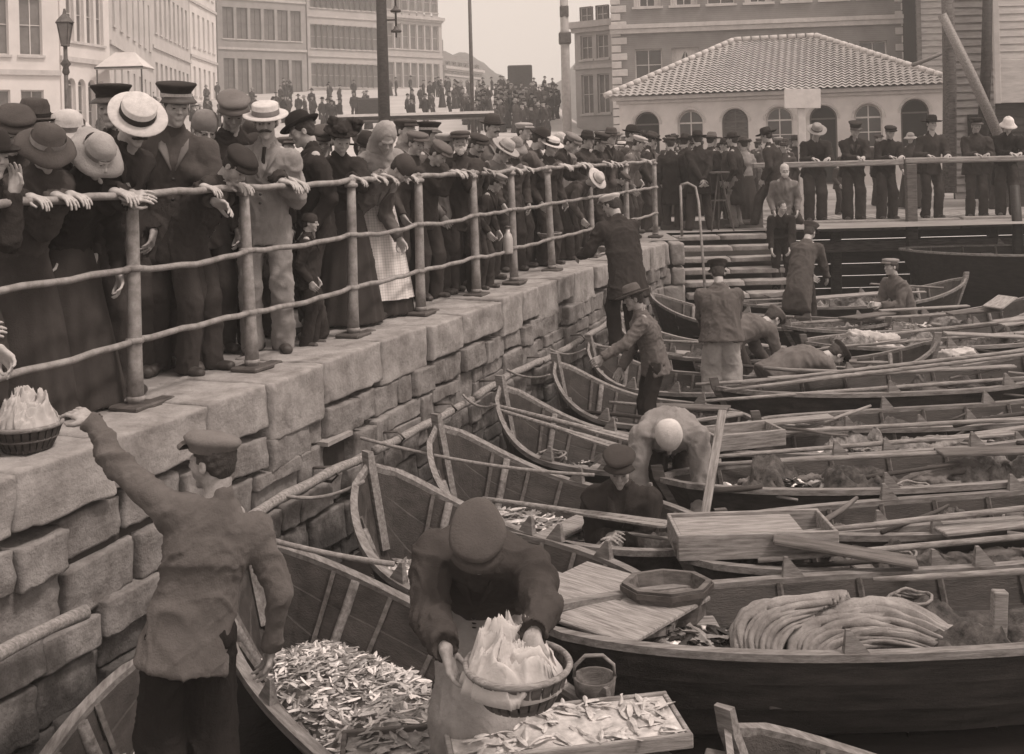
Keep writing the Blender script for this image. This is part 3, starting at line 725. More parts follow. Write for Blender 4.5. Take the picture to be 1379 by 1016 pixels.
# ---------------------------------------------------------------- timber pier on the right
pr = empty('timber_pier', (9, 21.6, 0)); inv = Vector(pr.location)
PY = 21.6
MB().grid([[(x-9, y-PY, .015) for x in (4.5, 8, 12, 18)] for y in (PY, 22.4, 23.6)]).build('deck', M_DECK, pr)
b = MB()
for (x0, x1) in ((4.45, 8.6), (8.62, 13.2), (13.22, 18)):
    b.box(Vector(((x0+x1)/2, PY-.08, -.06+.02*rnd.random()))-inv, (x1-x0-.03, .22, .2), rotm(0, rnd.uniform(-.006, .006), 0), .015)
b.build('edge_beam', M_WOODL, pr)
b = MB()
for (x0, x1) in ((4.5, 7.6), (7.65, 11.9), (11.95, 18)): b.box(Vector(((x0+x1)/2, PY-.12, -.46))-inv, (x1-x0-.02, .2, .2), rotm(0, rnd.uniform(-.008, .008), 0), .015)
b.build('lower_beam', M_WOODM, pr)
for x in np.arange(4.7, 18, 1.55):
    MB().tube([Vector((x, PY+.12, -2))-inv, Vector((x+rnd.uniform(-.03, .03), PY+.12, -.05))-inv], .11, 10).build('pile', M_WOODD, pr, True)
b = MB()
for i in range(7): b.box(Vector((11.2, PY+.45, -.25-i*.24))-inv, (13.6, .08, .225), None, .01)
b.build('back_boards', M_TAR, pr)
tag(pr, 'timber pier with pale edge beam and dark space below, right of the steps', 'pier')
rr = empty('timber_rail', (9, PY-.05, 0)); inv = Vector(rr.location)
for (x, lab, z0) in ((7.62, 1, -.75), (12.1, 1, -.75), (4.72, 0, 0), (10.1, 0, -.1)):
    MB().box(Vector((x, PY-.26, (z0+1.1)/2))-inv, (.2 if lab else .09, .14, 1.1-z0), rotm(0, rnd.uniform(-.01, .01), 0), .015).build('post', M_WOODM, rr)
for (x0, x1, dz) in ((4.6, 7.5, 0), (7.52, 10.2, .015), (10.22, 16, .0)):
    MB().box(Vector(((x0+x1)/2, PY-.2, 1.14+dz))-inv, (x1-x0-.01, .16, .11), rotm(rnd.uniform(-.06, .06), rnd.uniform(-.006, .006), 0), .02).build('top_rail', M_WOODL, rr)
tag(rr, 'heavy weathered timber rail with thick posts where men lean above the boats', 'railing')
# ---------------------------------------------------------------- buildings
M_WHITEW = mat('limewash', .58, .9, .14, 1.4, .5, 30, dist=.01, spots=.3)
M_BRICK = mat('brick_render', .24, .9, .18, 1.0, .5, 20, dist=.01, lines=[(3.2, 'Z', .18)])
M_GLASS = mat('window_glass', .045, .12, .3, 2, .1, 10, spec=.6)
M_FRAME = mat('window_frame', .55, .6, .12, 8, .2, 40)
M_FRAMED = mat('dark_frame', .12, .6, .12, 8, .2, 40)
M_TRIM = mat('stone_trim', .5, .85, .15, 3, .3, 20)
M_TILE = mat('roof_tiles', .40, .8, .22, 3, .5, 20, spots=.25)
M_SLATE = mat('slate', .13, .7, .3, 3, .4, 20)
M_CURT = mat('curtain', .55, .9, .2, 14, .6, 60, (6, 6, 1))
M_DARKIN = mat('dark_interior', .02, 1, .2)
def arch_curve(x0, x1, z1, rise, n=12):
    c = (x0+x1)/2; hw = (x1-x0)/2
    return [(c-hw*math.cos(math.pi*i/n), z1-rise+rise*math.sin(math.pi*i/n)) for i in range(n+1)]
class Wall:
    """wall plane: local x along, z up, facing -y; openings recessed. openings: (x0,x1,z0,z1,rise)"""
    def __init__(s, root, o, rz): s.root = root; s.o = Vector(o); s.M = rotm(0, 0, rz)
    def p(s, x, y, z): return s.o+s.M @ Vector((x, y, z))
    def wall(s, name, m, L, z0, z1, ops, dep=.22, depth=6, gable=None):
        xs = sorted({0, L}|{q for o in ops for q in (o[0], o[1])}); b = MB()
        for i in range(len(xs)-1):
            xa, xb = xs[i], xs[i+1]; xm = (xa+xb)/2; col = sorted([o for o in ops if o[0] < xm < o[1]], key=lambda o: o[2]); z = z0
            for o in col:
                if o[2] > z: b.add([s.p(xa, 0, z), s.p(xb, 0, z), s.p(xb, 0, o[2]), s.p(xa, 0, o[2])], [(0, 1, 2, 3)])
                r = o[4] if len(o) > 4 else 0
                if r:
                    A = arch_curve(o[0], o[1], o[3], r); zt = o[3]+.02
                    for k in range(len(A)-1):
                        b.add([s.p(A[k][0], 0, A[k][1]), s.p(A[k+1][0], 0, A[k+1][1]), s.p(A[k+1][0], 0, zt), s.p(A[k][0], 0, zt)], [(0, 1, 2, 3)])
                        b.add([s.p(A[k][0], 0, A[k][1]), s.p(A[k][0], dep, A[k][1]), s.p(A[k+1][0], dep, A[k+1][1]), s.p(A[k+1][0], 0, A[k+1][1])], [(0, 1, 2, 3)])
                    zs = o[3]-r; z = zt
                else: zs = o[3]; z = o[3]; b.add([s.p(o[0], 0, zs), s.p(o[0], dep, zs), s.p(o[1], dep, zs), s.p(o[1], 0, zs)], [(0, 1, 2, 3)])
                b.add([s.p(o[0], 0, o[2]), s.p(o[0], dep, o[2]), s.p(o[0], dep, zs), s.p(o[0], 0, zs)], [(0, 1, 2, 3)])
                b.add([s.p(o[1], 0, o[2]), s.p(o[1], 0, zs), s.p(o[1], dep, zs), s.p(o[1], dep, o[2])], [(0, 1, 2, 3)])
                b.add([s.p(o[0], 0, o[2]), s.p(o[1], 0, o[2]), s.p(o[1], dep, o[2]), s.p(o[0], dep, o[2])], [(0, 1, 2, 3)])
            if z1 > z: b.add([s.p(xa, 0, z), s.p(xb, 0, z), s.p(xb, 0, z1), s.p(xa, 0, z1)], [(0, 1, 2, 3)])
        for x in (0, L): b.add([s.p(x, 0, z0), s.p(x, depth, z0), s.p(x, depth, z1), s.p(x, 0, z1)], [(0, 1, 2, 3)])
        b.add([s.p(0, depth, z0), s.p(L, depth, z0), s.p(L, depth, z1), s.p(0, depth, z1)], [(0, 1, 2, 3)])
        b.add([s.p(0, .01, z1), s.p(L, .01, z1), s.p(L, depth, z1), s.p(0, depth, z1)], [(0, 1, 2, 3)])
        return b.build(name, m, s.root)
    def bx(s, b, x0, x1, y0, y1, z0, z1, bev=0): b.box(s.p((x0+x1)/2, (y0+y1)/2, (z0+z1)/2), (x1-x0, y1-y0, z1-z0), s.M, bev)
    def window(s, o, frame=None, mull=(1, 2), dep=.22, sill=True, curtain=False, name='window', glass=None, t=.06):
        x0, x1, z0, z1 = o[:4]; r = o[4] if len(o) > 4 else 0; b = MB(); y0, y1 = dep-.07, dep-.01; zs = z1-r
        s.bx(b, x0, x0+t, y0, y1, z0, zs); s.bx(b, x1-t, x1, y0, y1, z0, zs); s.bx(b, x0+t, x1-t, y0, y1, z0, z0+t)
        if not r: s.bx(b, x0+t, x1-t, y0, y1, z1-t, z1)
        else:
            A = arch_curve(x0+t/2, x1-t/2, z1-t/2, r-t/2); b.tube([s.p(q[0], (y0+y1)/2, q[1]) for q in A], t/2, 4)
            s.bx(b, x0+t, x1-t, y0, y1, zs-t/2, zs+t/2)
        for k in range(mull[0]): xm = x0+(x1-x0)*(k+1)/(mull[0]+1); s.bx(b, xm-t*.35, xm+t*.35, y0+.005, y1-.005, z0+t, z1-t)
        for k in range(mull[1]): zm = z0+(zs-z0)*(k+1)/(mull[1]+1); s.bx(b, x0+t, x1-t, y0+.008, y1-.008, zm-t*.3, zm+t*.3)
        w_ = b.build(name, frame or M_FRAME, s.root)
        P = [(x0, z0), (x1, z0)]+([(q[0], q[1]) for q in arch_curve(x0, x1, z1, r)][::-1] if r else [(x1, z1), (x0, z1)])
        MB().add([s.p(q[0], dep-.012, q[1]) for q in P], [tuple(range(len(P)))]).build('pane', glass or M_GLASS, w_)
        if curtain:
            b = MB()
            for sgn in (0, 1):
                G = []
                for k in range(9):
                    zz = z1-t-(z1-z0-2*t)*k/8; wdt = (x1-x0)*(.46-.26*math.sin(k/8*1.7)); row = []
                    for q in range(7):
                        xx = (x0+t+wdt*q/6) if sgn == 0 else (x1-t-wdt*q/6); row.append(s.p(xx, y0+.02+.012*math.sin(q*2.4), zz))
                    G.append(row)
                b.grid(G)
            b.build('curtain', M_CURT, w_)
        if sill: b = MB(); s.bx(b, x0-.1, x1+.1, -.10, -.003, z0-.12, z0-.003); b.build('sill', M_TRIM, w_)
        return w_
# white arcaded fish hall with hipped tile roof
def fish_hall():
    A = at_y(833, 132, 44.0); B = at_y(1273, 112, 40.6); L = math.hypot(B.x-A.x, B.y-A.y); rzz = math.atan2(B.y-A.y, B.x-A.x); ze = (A.z+B.z)/2
    root = empty('fish_hall', (A.x, A.y, 0), rzz); tag(root, 'low white hall with a row of dark arched openings under a hipped tiled roof', 'market hall')
    W = Wall(root, (0, 0, 0), 0); ops = []
    def xl(px, py):                                     # pixel on facade plane to local x
        u, v = ray(px, py); d = Vector((math.cos(rzz), math.sin(rzz))); 
        # A + t d = Y*(u,1)
        t = (A.x-u*A.y)/(u*d.y-d.x); return t
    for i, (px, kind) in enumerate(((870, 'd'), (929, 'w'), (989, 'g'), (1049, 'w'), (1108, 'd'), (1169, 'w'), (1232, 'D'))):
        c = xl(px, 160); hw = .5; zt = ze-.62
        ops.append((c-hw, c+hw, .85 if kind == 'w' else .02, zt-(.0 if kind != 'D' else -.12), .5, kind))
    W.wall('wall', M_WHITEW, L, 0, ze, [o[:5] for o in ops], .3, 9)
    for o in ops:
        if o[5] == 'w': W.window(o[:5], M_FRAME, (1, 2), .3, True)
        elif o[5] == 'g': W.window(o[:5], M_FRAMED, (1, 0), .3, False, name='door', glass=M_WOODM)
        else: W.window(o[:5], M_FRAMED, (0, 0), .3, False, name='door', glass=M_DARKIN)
    b = MB()
    for o in ops:
        A_ = arch_curve(o[0]-.06, o[1]+.06, o[3]+.06, .56, 14); b.tube([W.p(q[0], -.02, q[1]) for q in A_], .045, 5)
    b.build('arch_moulding', M_TRIM, root)
    b = MB(); W.bx(b, -.25, L+.25, -.28, -.003, ze-.17, ze-.02, .02); W.bx(b, -.1, L+.1, -.12, -.003, ze-.30, ze-.175, .02); b.build('cornice', M_TRIM, root)
    D = 8.6; zr = ze+2.35; o_ = .45; xr0, xr1 = L*.345, L*.62; yr = D*.5
    e = [(-o_, -o_, ze-.02), (L+o_, -o_, ze-.02), (L+o_, D+o_, ze-.02), (-o_, D+o_, ze-.02)]; r0, r1 = (xr0, yr, zr), (xr1, yr, zr)
    def quadgrid(a, b_, c, d, nx, ny, amp):
        G = []
        for j in range(ny+1):
            t = j/ny; row = []
            for i in range(nx+1):
                u = i/nx; p = (Vector(a).lerp(Vector(b_), u)).lerp(Vector(d).lerp(Vector(c), u), t)
                row.append(p)
            G.append(row)
        return G
    def tiles(a, b_, c, d, nc, nr):
        """pantiles: waves across, steps down"""
        bb = MB(); a, b_, c, d = map(Vector, (a, b_, c, d)); nn = (b_-a).cross(d-a).normalized(); 
        if nn.z < 0: nn = -nn
        n4 = nc*4
        for j in range(nr):
            G = []
            for tt, lift in ((j/nr, .06), ((j+1)/nr+.004, .01)):
                row = []; l0 = a.lerp(d, min(tt, 1)); r0_ = b_.lerp(c, min(tt, 1)); w0 = (b_-a).length; dirx = (b_-a).normalized()
                x0 = (l0-a).dot(dirx); x1 = (r0_-a).dot(dirx); n = max(2, int(n4*(x1-x0)/w0))
                for i in range(n4+1):
                    x = x0+(x1-x0)*i/n4; p = l0.lerp(r0_, i/n4); row.append(p+nn*(lift+.035*math.sin(x*2*math.pi/.26)))
                G.append(row)
            bb.grid(G)
        return bb
    rf = tiles(e[0], e[1], r1, r0, 70, 22).build('roof', M_TILE, root)
    b = MB()
    for q in ((e[1], e[2], r1, r1), (e[2], e[3], r0, r1), (e[3], e[0], r0, r0)): b.grid(quadgrid(*q, 2, 2, 0))
    b.build('roof_back', M_TILE, root)
    b = MB()
    for (p, q) in ((e[0], r0), (r0, r1), (r1, e[1])):
        p, q = Vector(p), Vector(q); n = int((q-p).length/.36)
        for i in range(n):
            a = p.lerp(q, i/n)+Vector((0, -.04, .06)); c = p.lerp(q, (i+.82)/n)+Vector((0, -.04, .10)); b.tube([a, c], [.13, .09], 7)
    b.build('ridge_tiles', mat('ridge_tile', .5, .8, .2, 4), rf, True)
fish_hall()
M_GLASSF = mat('dim_glass', .13, .3, .3, 2, .1, 10, spec=.5)
def facade(name, label, A, B, z0, z1, cols, floors, ww, m, wh=None, fm=None, depth=10, arch=0, curtain=False, roof=None, course=True, quoins=False, mull=(1, 1), margin=.6, dep=.25, ground_floor=None, rooflift=3):
    """A,B ground ends (x,y). floors: list of (z_bottom,z_top) of the windows"""
    L = math.hypot(B[0]-A[0], B[1]-A[1]); rzz = math.atan2(B[1]-A[1], B[0]-A[0]); root = empty(name, (A[0], A[1], z0), rzz); tag(root, label, 'building')
    W = Wall(root, (0, 0, 0), 0); ops = []; pitch = (L-2*margin)/cols
    for (a, b) in floors:
        for i in range(cols):
            c = margin+pitch*(i+.5); ops.append((c-ww/2, c+ww/2, a, b, ww*.5 if arch else 0))
    W.wall('wall', m, L, 0, z1-z0, [o if o[4] else o[:4] for o in ops], dep, depth)
    for i, o in enumerate(ops): W.window(o if o[4] else o[:4], fm, mull, dep, True, curtain and i % 3 != 1, glass=None if curtain else M_GLASSF)
    b = MB()
    if course:
        for k in range(len(floors)-1):
            zz = (floors[k][1]+floors[k+1][0])/2; W.bx(b, -.05, L+.05, -.12, -.003, zz-.12, zz+.12)
    W.bx(b, -.2, L+.2, -.45, -.003, z1-z0-.35, z1-z0+.02); W.bx(b, -.1, L+.1, -.25, -.003, z1-z0-.6, z1-z0-.355); b.build('cornice', M_TRIM, root)
    if quoins:
        b = MB(); zz = 0; k = 0
        while zz < z1-z0-.8:
            w_ = .75 if k % 2 else .45
            W.bx(b, -.04, w_, -.07, -.003, zz+.03, zz+.37, .02); W.bx(b, L-w_, L+.04, -.07, -.003, zz+.03, zz+.37, .02); zz += .40; k += 1
        b.build('quoins', M_TRIM, root)
    if roof:
        h_ = z1-z0; b = MB(); P = [(-.3, -.3, h_), (L+.3, -.3, h_), (L+.3, depth, h_), (-.3, depth, h_), (1.5, depth/2, h_+rooflift), (L-1.5, depth/2, h_+rooflift)]
        b.add(P, [(0, 1, 5, 4), (1, 2, 5), (2, 3, 4, 5), (3, 0, 4)]); r_ = b.build('roof', roof, root)
        for q in (.25, .7): MB().box((L*q, depth*.5, h_+rooflift+.4), (1.1, .8, 2.2), None, .03).build('chimney', M_BRICK, r_)
    return root, W, L
# large brick building behind the hall
BY = 56
A = at_y(826, 150, BY); B = at_y(1229, 150, BY-1.5)
zc0 = at_y(1025, 30, BY-.7).z       # string course
f1 = (at_y(900, 108, BY).z, at_y(900, 66, BY).z); f2b = at_y(900, 9, BY).z
root, W, L = facade('brick_building', 'tall grey-brown building with pale corner quoins and curtained windows behind the fish hall', (A.x, A.y), (B.x, B.y), 0, 17.5, 7, [(.9, 3.0), (f1[0], f1[1]), (f2b, f2b+2.0), (f2b+4.2, f2b+6.2)], 1.35, M_BRICK, curtain=True, quoins=True, roof=M_SLATE, course=False, mull=(1, 1), margin=.9, dep=.3)
b = MB(); W.bx(b, -.08, L+.08, -.16, -.003, zc0-.35, zc0-.12); W.bx(b, -.12, L+.12, -.24, -.003, zc0-.11, zc0+.1); b.build('string_course', M_TRIM, root)
# narrow paler building left of it
A = at_y(776, 160, 66); B = at_y(829, 160, 64.5)
facade('narrow_house', 'narrow pale house squeezed between the tall post and the big brown building', (A.x, A.y), (B.x, B.y), gz(A.x, A.y)-.4, at_y(800, 31, 66).z, 2, [(1.0, 3.3), (4.2, 5.6), (6.3, 7.3)], .8, mat('grey_render', .42, .9, .15, 1, .3, 20), depth=8, mull=(1, 1), margin=.25)
# street of houses along the left of the square
def street(px, Y): u, v = ray(px, 180); return (u*Y, Y)
HM = [mat('pale_render', .66, .9, .12, .6, .3, 20, spots=.2), mat('cream_render', .5, .9, .15, .6, .3, 20, spots=.2), mat('grey_stone_front', .34, .9, .2, .8, .3, 20, spots=.3), mat('light_stone_front', .46, .9, .15, .6, .3, 20, spots=.2)]
facade('corner_house', 'white house at the far left with one dark square window and tall arched ones', street(-140, 48), street(82, 52), gz(-20, 50)-1, 20, 4, [(2.4, 4.2), (5.8, 8.6), (11.0, 14)], 1.0, HM[0], arch=0, margin=.5, mull=(1, 1), roof=M_SLATE)
facade('arched_house', 'cream house with tall narrow arched windows behind the street lamp', street(84, 53), street(150, 57), gz(-20, 55)-1, 22, 4, [(1.6, 4.4), (6.2, 9.2), (11, 14)], .62, HM[0], arch=1, margin=.4, mull=(0, 1))
facade('awning_house', 'pale town house with many narrow windows and canopies, left of the square', street(150, 62), street(208, 80), gz(-20, 72)-1, 22, 7, [(1.6, 4.2), (6.4, 9.6), (11.6, 14.6)], .8, HM[1], margin=.4, mull=(0, 1))
facade('long_terrace', 'long receding terrace with closely spaced windows left of the square', street(208, 82), street(258, 96), gz(-20, 90)-1, 24, 8, [(1.6, 4.2), (6.4, 9.6), (12.2, 15.2)], .8, HM[1], margin=.4, mull=(0, 1))
facade('end_terrace', 'light town house at the end of the terrace beside the darker arcaded block', street(259, 98), street(294, 108), gz(-20, 100)-1, 25, 5, [(1.6, 4.2), (6.0, 9.0), (11, 14), (16, 19)], .8, HM[0], margin=.4, mull=(0, 1))
facade('arcaded_block', 'darker block with wide shaded openings between pale piers at the top of the square', street(296, 112), street(415, 118), gz(-20, 115)-1, 25, 6, [(1.0, 4.6), (6.6, 9.8), (11.6, 14.4), (16, 19)], 1.2, HM[2], margin=.4, mull=(1, 1), fm=M_FRAMED)
facade('pale_office', 'pale long building with small windows in rows at the top of the square', street(417, 120), street(516, 126), gz(-20, 122)-1, at_y(470, -12, 123).z, 12, [(1.4, 4.0), (5.6, 8.2), (10, 12.6), (14.2, 16.2)], .8, HM[3], margin=.4, mull=(0, 1))
facade('turreted_house', 'hazy pale house at the end of the street behind the tall dark pole', street(520, 130), street(598, 136), gz(-10, 132)-1, at_y(560, 22, 133).z, 7, [(1.4, 4.4), (6, 9), (10.6, 13)], .9, HM[3], margin=.4, mull=(0, 1), roof=M_SLATE, rooflift=1.4)
facade('far_house', 'farthest hazy low house where the street meets the wooded hill', street(600, 150), street(650, 160), gz(-5, 150)-1, at_y(630, 92, 155).z, 6, [(1.2, 3.0), (4.0, 5.4)], .9, HM[2], margin=.4, mull=(0, 1), roof=M_SLATE, rooflift=3)
# hills behind
def hill(name, pts, Y, m):
    G = []
    for k, q in enumerate(np.linspace(0, 1, 7)):
        row = []
        for (px, py) in pts:
            t = at_y(px, py, Y); row.append((t.x*(1+.25*(q-.5)), Y-60+120*q, (t.z+8*wn(np.array([[t.x*.02, q*2, 0]]), 1, 4)[0])*math.sin(math.pi*min(1, q*1.0+.0))**.6 if 0 < q < 1 else 3))
        G.append(row)
    tag(MB().grid(G).build(name, m, None, True), kind='structure')
M_HILL = mat('wooded_hill', .11, 1, .4, .12, .8, .6, dist=1)
px = np.arange(380, 1100, 8); prof = np.interp(px, [380, 600, 640, 668, 690, 720, 745, 768, 800, 1100], [60, 84, 78, 92, 108, 114, 116, 100, 90, 60])
hill("hills", [(x, y+1.5*math.sin(x*.21)+1.2*math.sin(x*.5)) for x, y in zip(px, prof)], 320, M_HILL)
# ---------------------------------------------------------------- poles and lamps
def pole(name, label, px, py0, Y, topz, r, m=M_WOODD, cat='pole', extra=None, lean=0):
    g = at_y(px, py0, Y); z0 = gz(g.x, Y); root = empty(name, (g.x, Y, z0)); tag(root, label, cat)
    MB().tube([(0, 0, -.2), (lean*.5, 0, (topz-z0)/2), (lean, 0, topz-z0)], [r, r*.9, r*.75], 12).build('shaft', m, root, True)
    if extra: extra(root, topz-z0)
    return root
def ins(root, H):
    b = MB()
    for z in (H-1.15, H-.75, H-.45, H-.1): b.lathe([(.02, .0), (.10, .0), (.11, .04), (.05, .07), (.04, .12), (.015, .12)], 10, (.28, 0, z))
    b.tube([(.28, 0, H-1.25), (.28, 0, H+1)], .02, 6); b.build('insulator', M_IRON, root, True)
    b = MB(); 
    for z in (H-.9, H-.2): b.tube([(0, 0, z), (.28, 0, z)], .02, 6)
    b.build('bracket', M_IRON, root, True)
g = at_y(525, 34, 22)
pole('telegraph_pole', 'thick dark timber pole with insulators rising from the crowd', 517, 160, 22, g.z+1.0, .13, M_WOODD, extra=ins)
pole('thin_post', 'slender dark pole in the middle of the sky behind the crowd', 636, 160, 36, at_y(636, -30, 36).z, .07, M_IRON)
def col(root, H):
    MB().box((0, 0, H-4.2), (.5, .5, .5), None, .05).box((0, 0, H-3.1), (.36, .36, .5), None, .05).build('collar', M_IRON, root)
pole('market_column', 'tall pale square-headed column left of the narrow house', 763, 160, 46, at_y(763, -20, 46).z+2, .2, mat('pale_paint', .34, .7, .2), 'column', col)
def lamp(root, H):
    b = MB()
    for k in range(4):
        a = k*math.pi/2+math.pi/4; ca, sa = math.cos(a), math.sin(a)
        b.tube([(ca*.07, sa*.07, H), (ca*.15, sa*.15, H+.42)], .012, 4)
    b.lathe([(.16, .42), (.18, .44), (.1, .54), (.04, .60), (.02, .70), (0, .70)], 8, (0, 0, H)); b.lathe([(.03, -.02), (.09, 0), (.08, .02)], 8, (0, 0, H))
    ln = b.build('lantern', M_IRON, root)
    MB().lathe([(.06, .02), (.145, .42)], 4, (0, 0, H), rot=rotm(0, 0, math.pi/4)).build('pane', mat('lamp_glass', .16, .2, .2, spec=.6), ln)
    MB().lathe([(.04, -.55), (.07, -.5), (.05, -.4), (.10, -.34), (.04, -.25), (.03, 0)], 12, (0, 0, H)).build('collar', M_IRON, root, True)
t = at_y(90, 62, 21)
pole('street_lamp', 'ornate dark gas lamp on a slim post above the left crowd', 90, 160, 21, t.z, .05, M_IRON, 'street lamp', lamp)
sg = at_y(1080, 133, 24); root = empty('sign_board', (sg.x, 24, 0)); tag(root, 'blank pale board nailed on a tall pale post in front of the fish hall', 'sign')
MB().box((0, 0, sg.z), (.78, .04, .42), rotm(0, .02, 0), .006).build('board', mat('whitewashed_board', .62, .8, .12), root)
MB().box((-.02, .06, sg.z/2), (.16, .08, sg.z), None, .01).build('post', mat('pale_post', .55, .8, .15), root)
for (px, py, Y, ww, hh, lab) in ((560, 158, 30, 4.2, .5, 'low dark-edged flat canopy just behind the bowler hats of the crowd'), (168, 92, 56, 2.4, .9, 'small white pitched awning in front of the pale town houses')):
    g = at_y(px, py, Y); root = empty('market_canopy', (g.x, Y, gz(g.x, Y))); tag(root, lab, 'canopy'); H = g.z-gz(g.x, Y)
    pal = py < 100
    MB().add([(-ww/2, -.9, H), (ww/2, -.9, H), (ww/2, .9, H), (-ww/2, .9, H), (-ww*.2 if pal else -ww/2, 0, H+(.8 if pal else .12)), (ww*.2 if pal else ww/2, 0, H+(.8 if pal else .12)), (-ww/2, -.9, H-.12), (ww/2, -.9, H-.12)], [(0, 1, 5, 4), (1, 2, 5), (2, 3, 4, 5), (3, 0, 4), (6, 7, 1, 0)]).build('canopy', M_WHITEW if pal else mat('dirty_canvas', .3, .9, .3), root)
    MB().box((0, -.93, H-.03), (ww, .05, .09)).build('valance', M_WOODD, root)
    for sx in (-1, 1): MB().tube([(sx*ww*.46, -.85, 0), (sx*ww*.46, -.85, H)], .04, 6).build('pole', M_WOODD, root)
def cart(px, py, Y, lab, s=1):
    g = at_y(px, py, Y); z = gz(g.x, Y); root = empty('covered_cart', (g.x, Y, z)); tag(root, lab, 'cart')
    MB().box((0, 0, 1.5*s), (1.6*s, 2.4*s, 1.6*s), None, .08).build('body', M_WOODD, root)
    for sx in (-1, 1):
        for y in (-.8, .8):
            b = MB(); b.lathe([(.40, -.03), (.46, -.03), (.46, .03), (.40, .03), (.40, -.03)], 18, (sx*.85*s, y*s, .46*s), rot=rotm(0, math.pi/2, 0))
            for k in range(4): a = k*math.pi/4; b.tube([(sx*.85*s, y*s-math.cos(a)*.43, .46*s-math.sin(a)*.43), (sx*.85*s, y*s+math.cos(a)*.43, .46*s+math.sin(a)*.43)], .02, 4)
            b.build('wheel', M_IRON, root)
cart(700, 118, 88, 'dark covered cart standing far up the sloping square', 1.2); cart(500, 175, 60, 'dark box cart among the distant figures left of the thin pole', .8)
# ---------------------------------------------------------------- timber warehouse and masts on the right
M_CLAP = mat('clapboard', .5, .8, .2, 2, .4, 20, (1, 1, 6))
M_CLAPG = mat('grey_clapboard', .26, .8, .3, 2, .4, 20, (1, 1, 6))
def clap(root, name, x0, x1, z0, z1, y, m, pitch=.17):
    b = MB(); z = z0
    while z < z1: b.box(((x0+x1)/2, y, z+pitch/2), (x1-x0, .03, pitch*1.08), rotm(-.12, 0, 0)); z += pitch
    return b.build(name, m, root)
g0 = at_y(1342, 140, 25.0); root = empty('white_warehouse', (g0.x, 25, 0)); tag(root, 'white clapboard gable wall cut off at the right edge above dark boards', 'building')
clap(root, 'upper_wall', 0, 7, g0.z+1.0, g0.z+6, 0, M_CLAP); clap(root, 'lower_wall', 0, 7, 0, g0.z, .08, M_WOODD)
MB().box((3.5, -.01, g0.z+.5), (7, .05, .98), None, .01).build('plain_panel', M_CLAP, root)
MB().box((.0, -.04, g0.z+3), (.14, .08, 6.0), None, .01).build('corner_board', M_TRIM, root)
MB().box((5.2, .5, 4.5), (4, .6, 9)).build('wall_core', M_DARKIN, root)
g1 = at_y(1236, 140, 52); g2 = at_y(1345, 140, 52); root = empty('boarded_store', (g1.x, 52, 0)); tag(root, 'grey boarded wooden store behind the leaning masts, right of the fish hall', 'building')
wd = g2.x-g1.x+.5
clap(root, 'wall', 0, wd, 0, 15, 0, M_CLAPG, .3)
for i, x in enumerate((.1, 1.6, 2.9)): MB().box((x, -.06, 7.5), (.22, .08, 15), None, .01).build('post', M_TRIM if i == 1 else M_WOODM, root)
MB().box((wd/2+.1, 2.1, 7.4), (wd-.3, 4, 14.8)).build('wall_core', M_DARKIN, root)
g3 = at_y(1283, 140, 29); g4 = at_y(1345, 140, 29); root = empty('plank_shed', (g3.x, 29, 0)); tag(root, 'unpainted plank shed front between the upright masts, beside the white clapboard wall', 'shed')
clap(root, 'wall', 0, 1.35, 0, 7.5, 0, M_CLAPG, .2); MB().box((.68, .2, 3.7), (1.2, .25, 7.4)).build('shed_core', M_DARKIN, root)
MB().box((.75, -.05, 1.1), (.8, .06, 2.2), None, .01).build('door', M_DARKIN, root)
for (pxa, pya, pxb, pyb, Y, r, m, lab) in ((1278, 260, 1275, -30, 23.6, .15, M_WOODM, 'thick dark upright mast right of the fish hall'), (1345, 185, 1268, 20, 23.2, .11, M_WOODL, 'pale squared timber leaning diagonally against the dark masts'), (1322, 200, 1330, -30, 24.0, .12, M_WOODD, 'dark upright mast beside the white clapboard wall'), (1370, 380, 1366, 250, 20.5, .10, M_TAR, 'short dark mooring post at the right edge of the pier'), (1228, 88, 1268, 72, 26, .05, M_WOODL, 'thin pale spar jutting over the end of the tiled roof')):
    a, b_ = at_y(pxa, pya, Y), at_y(pxb, pyb, Y+.3); c = MB()
    base = Vector(a)
    c.tube([Vector((0, 0, 0)), (b_-a)*.5+Vector((.03, 0, 0)), b_-a], [r, r*.95, r*.85], 10 if m != M_WOODL else 4); root = c.build('mast' if r > .06 else 'spar', m, None, True); root.location = base; tag(root, lab, 'mast' if r > .06 else 'spar')
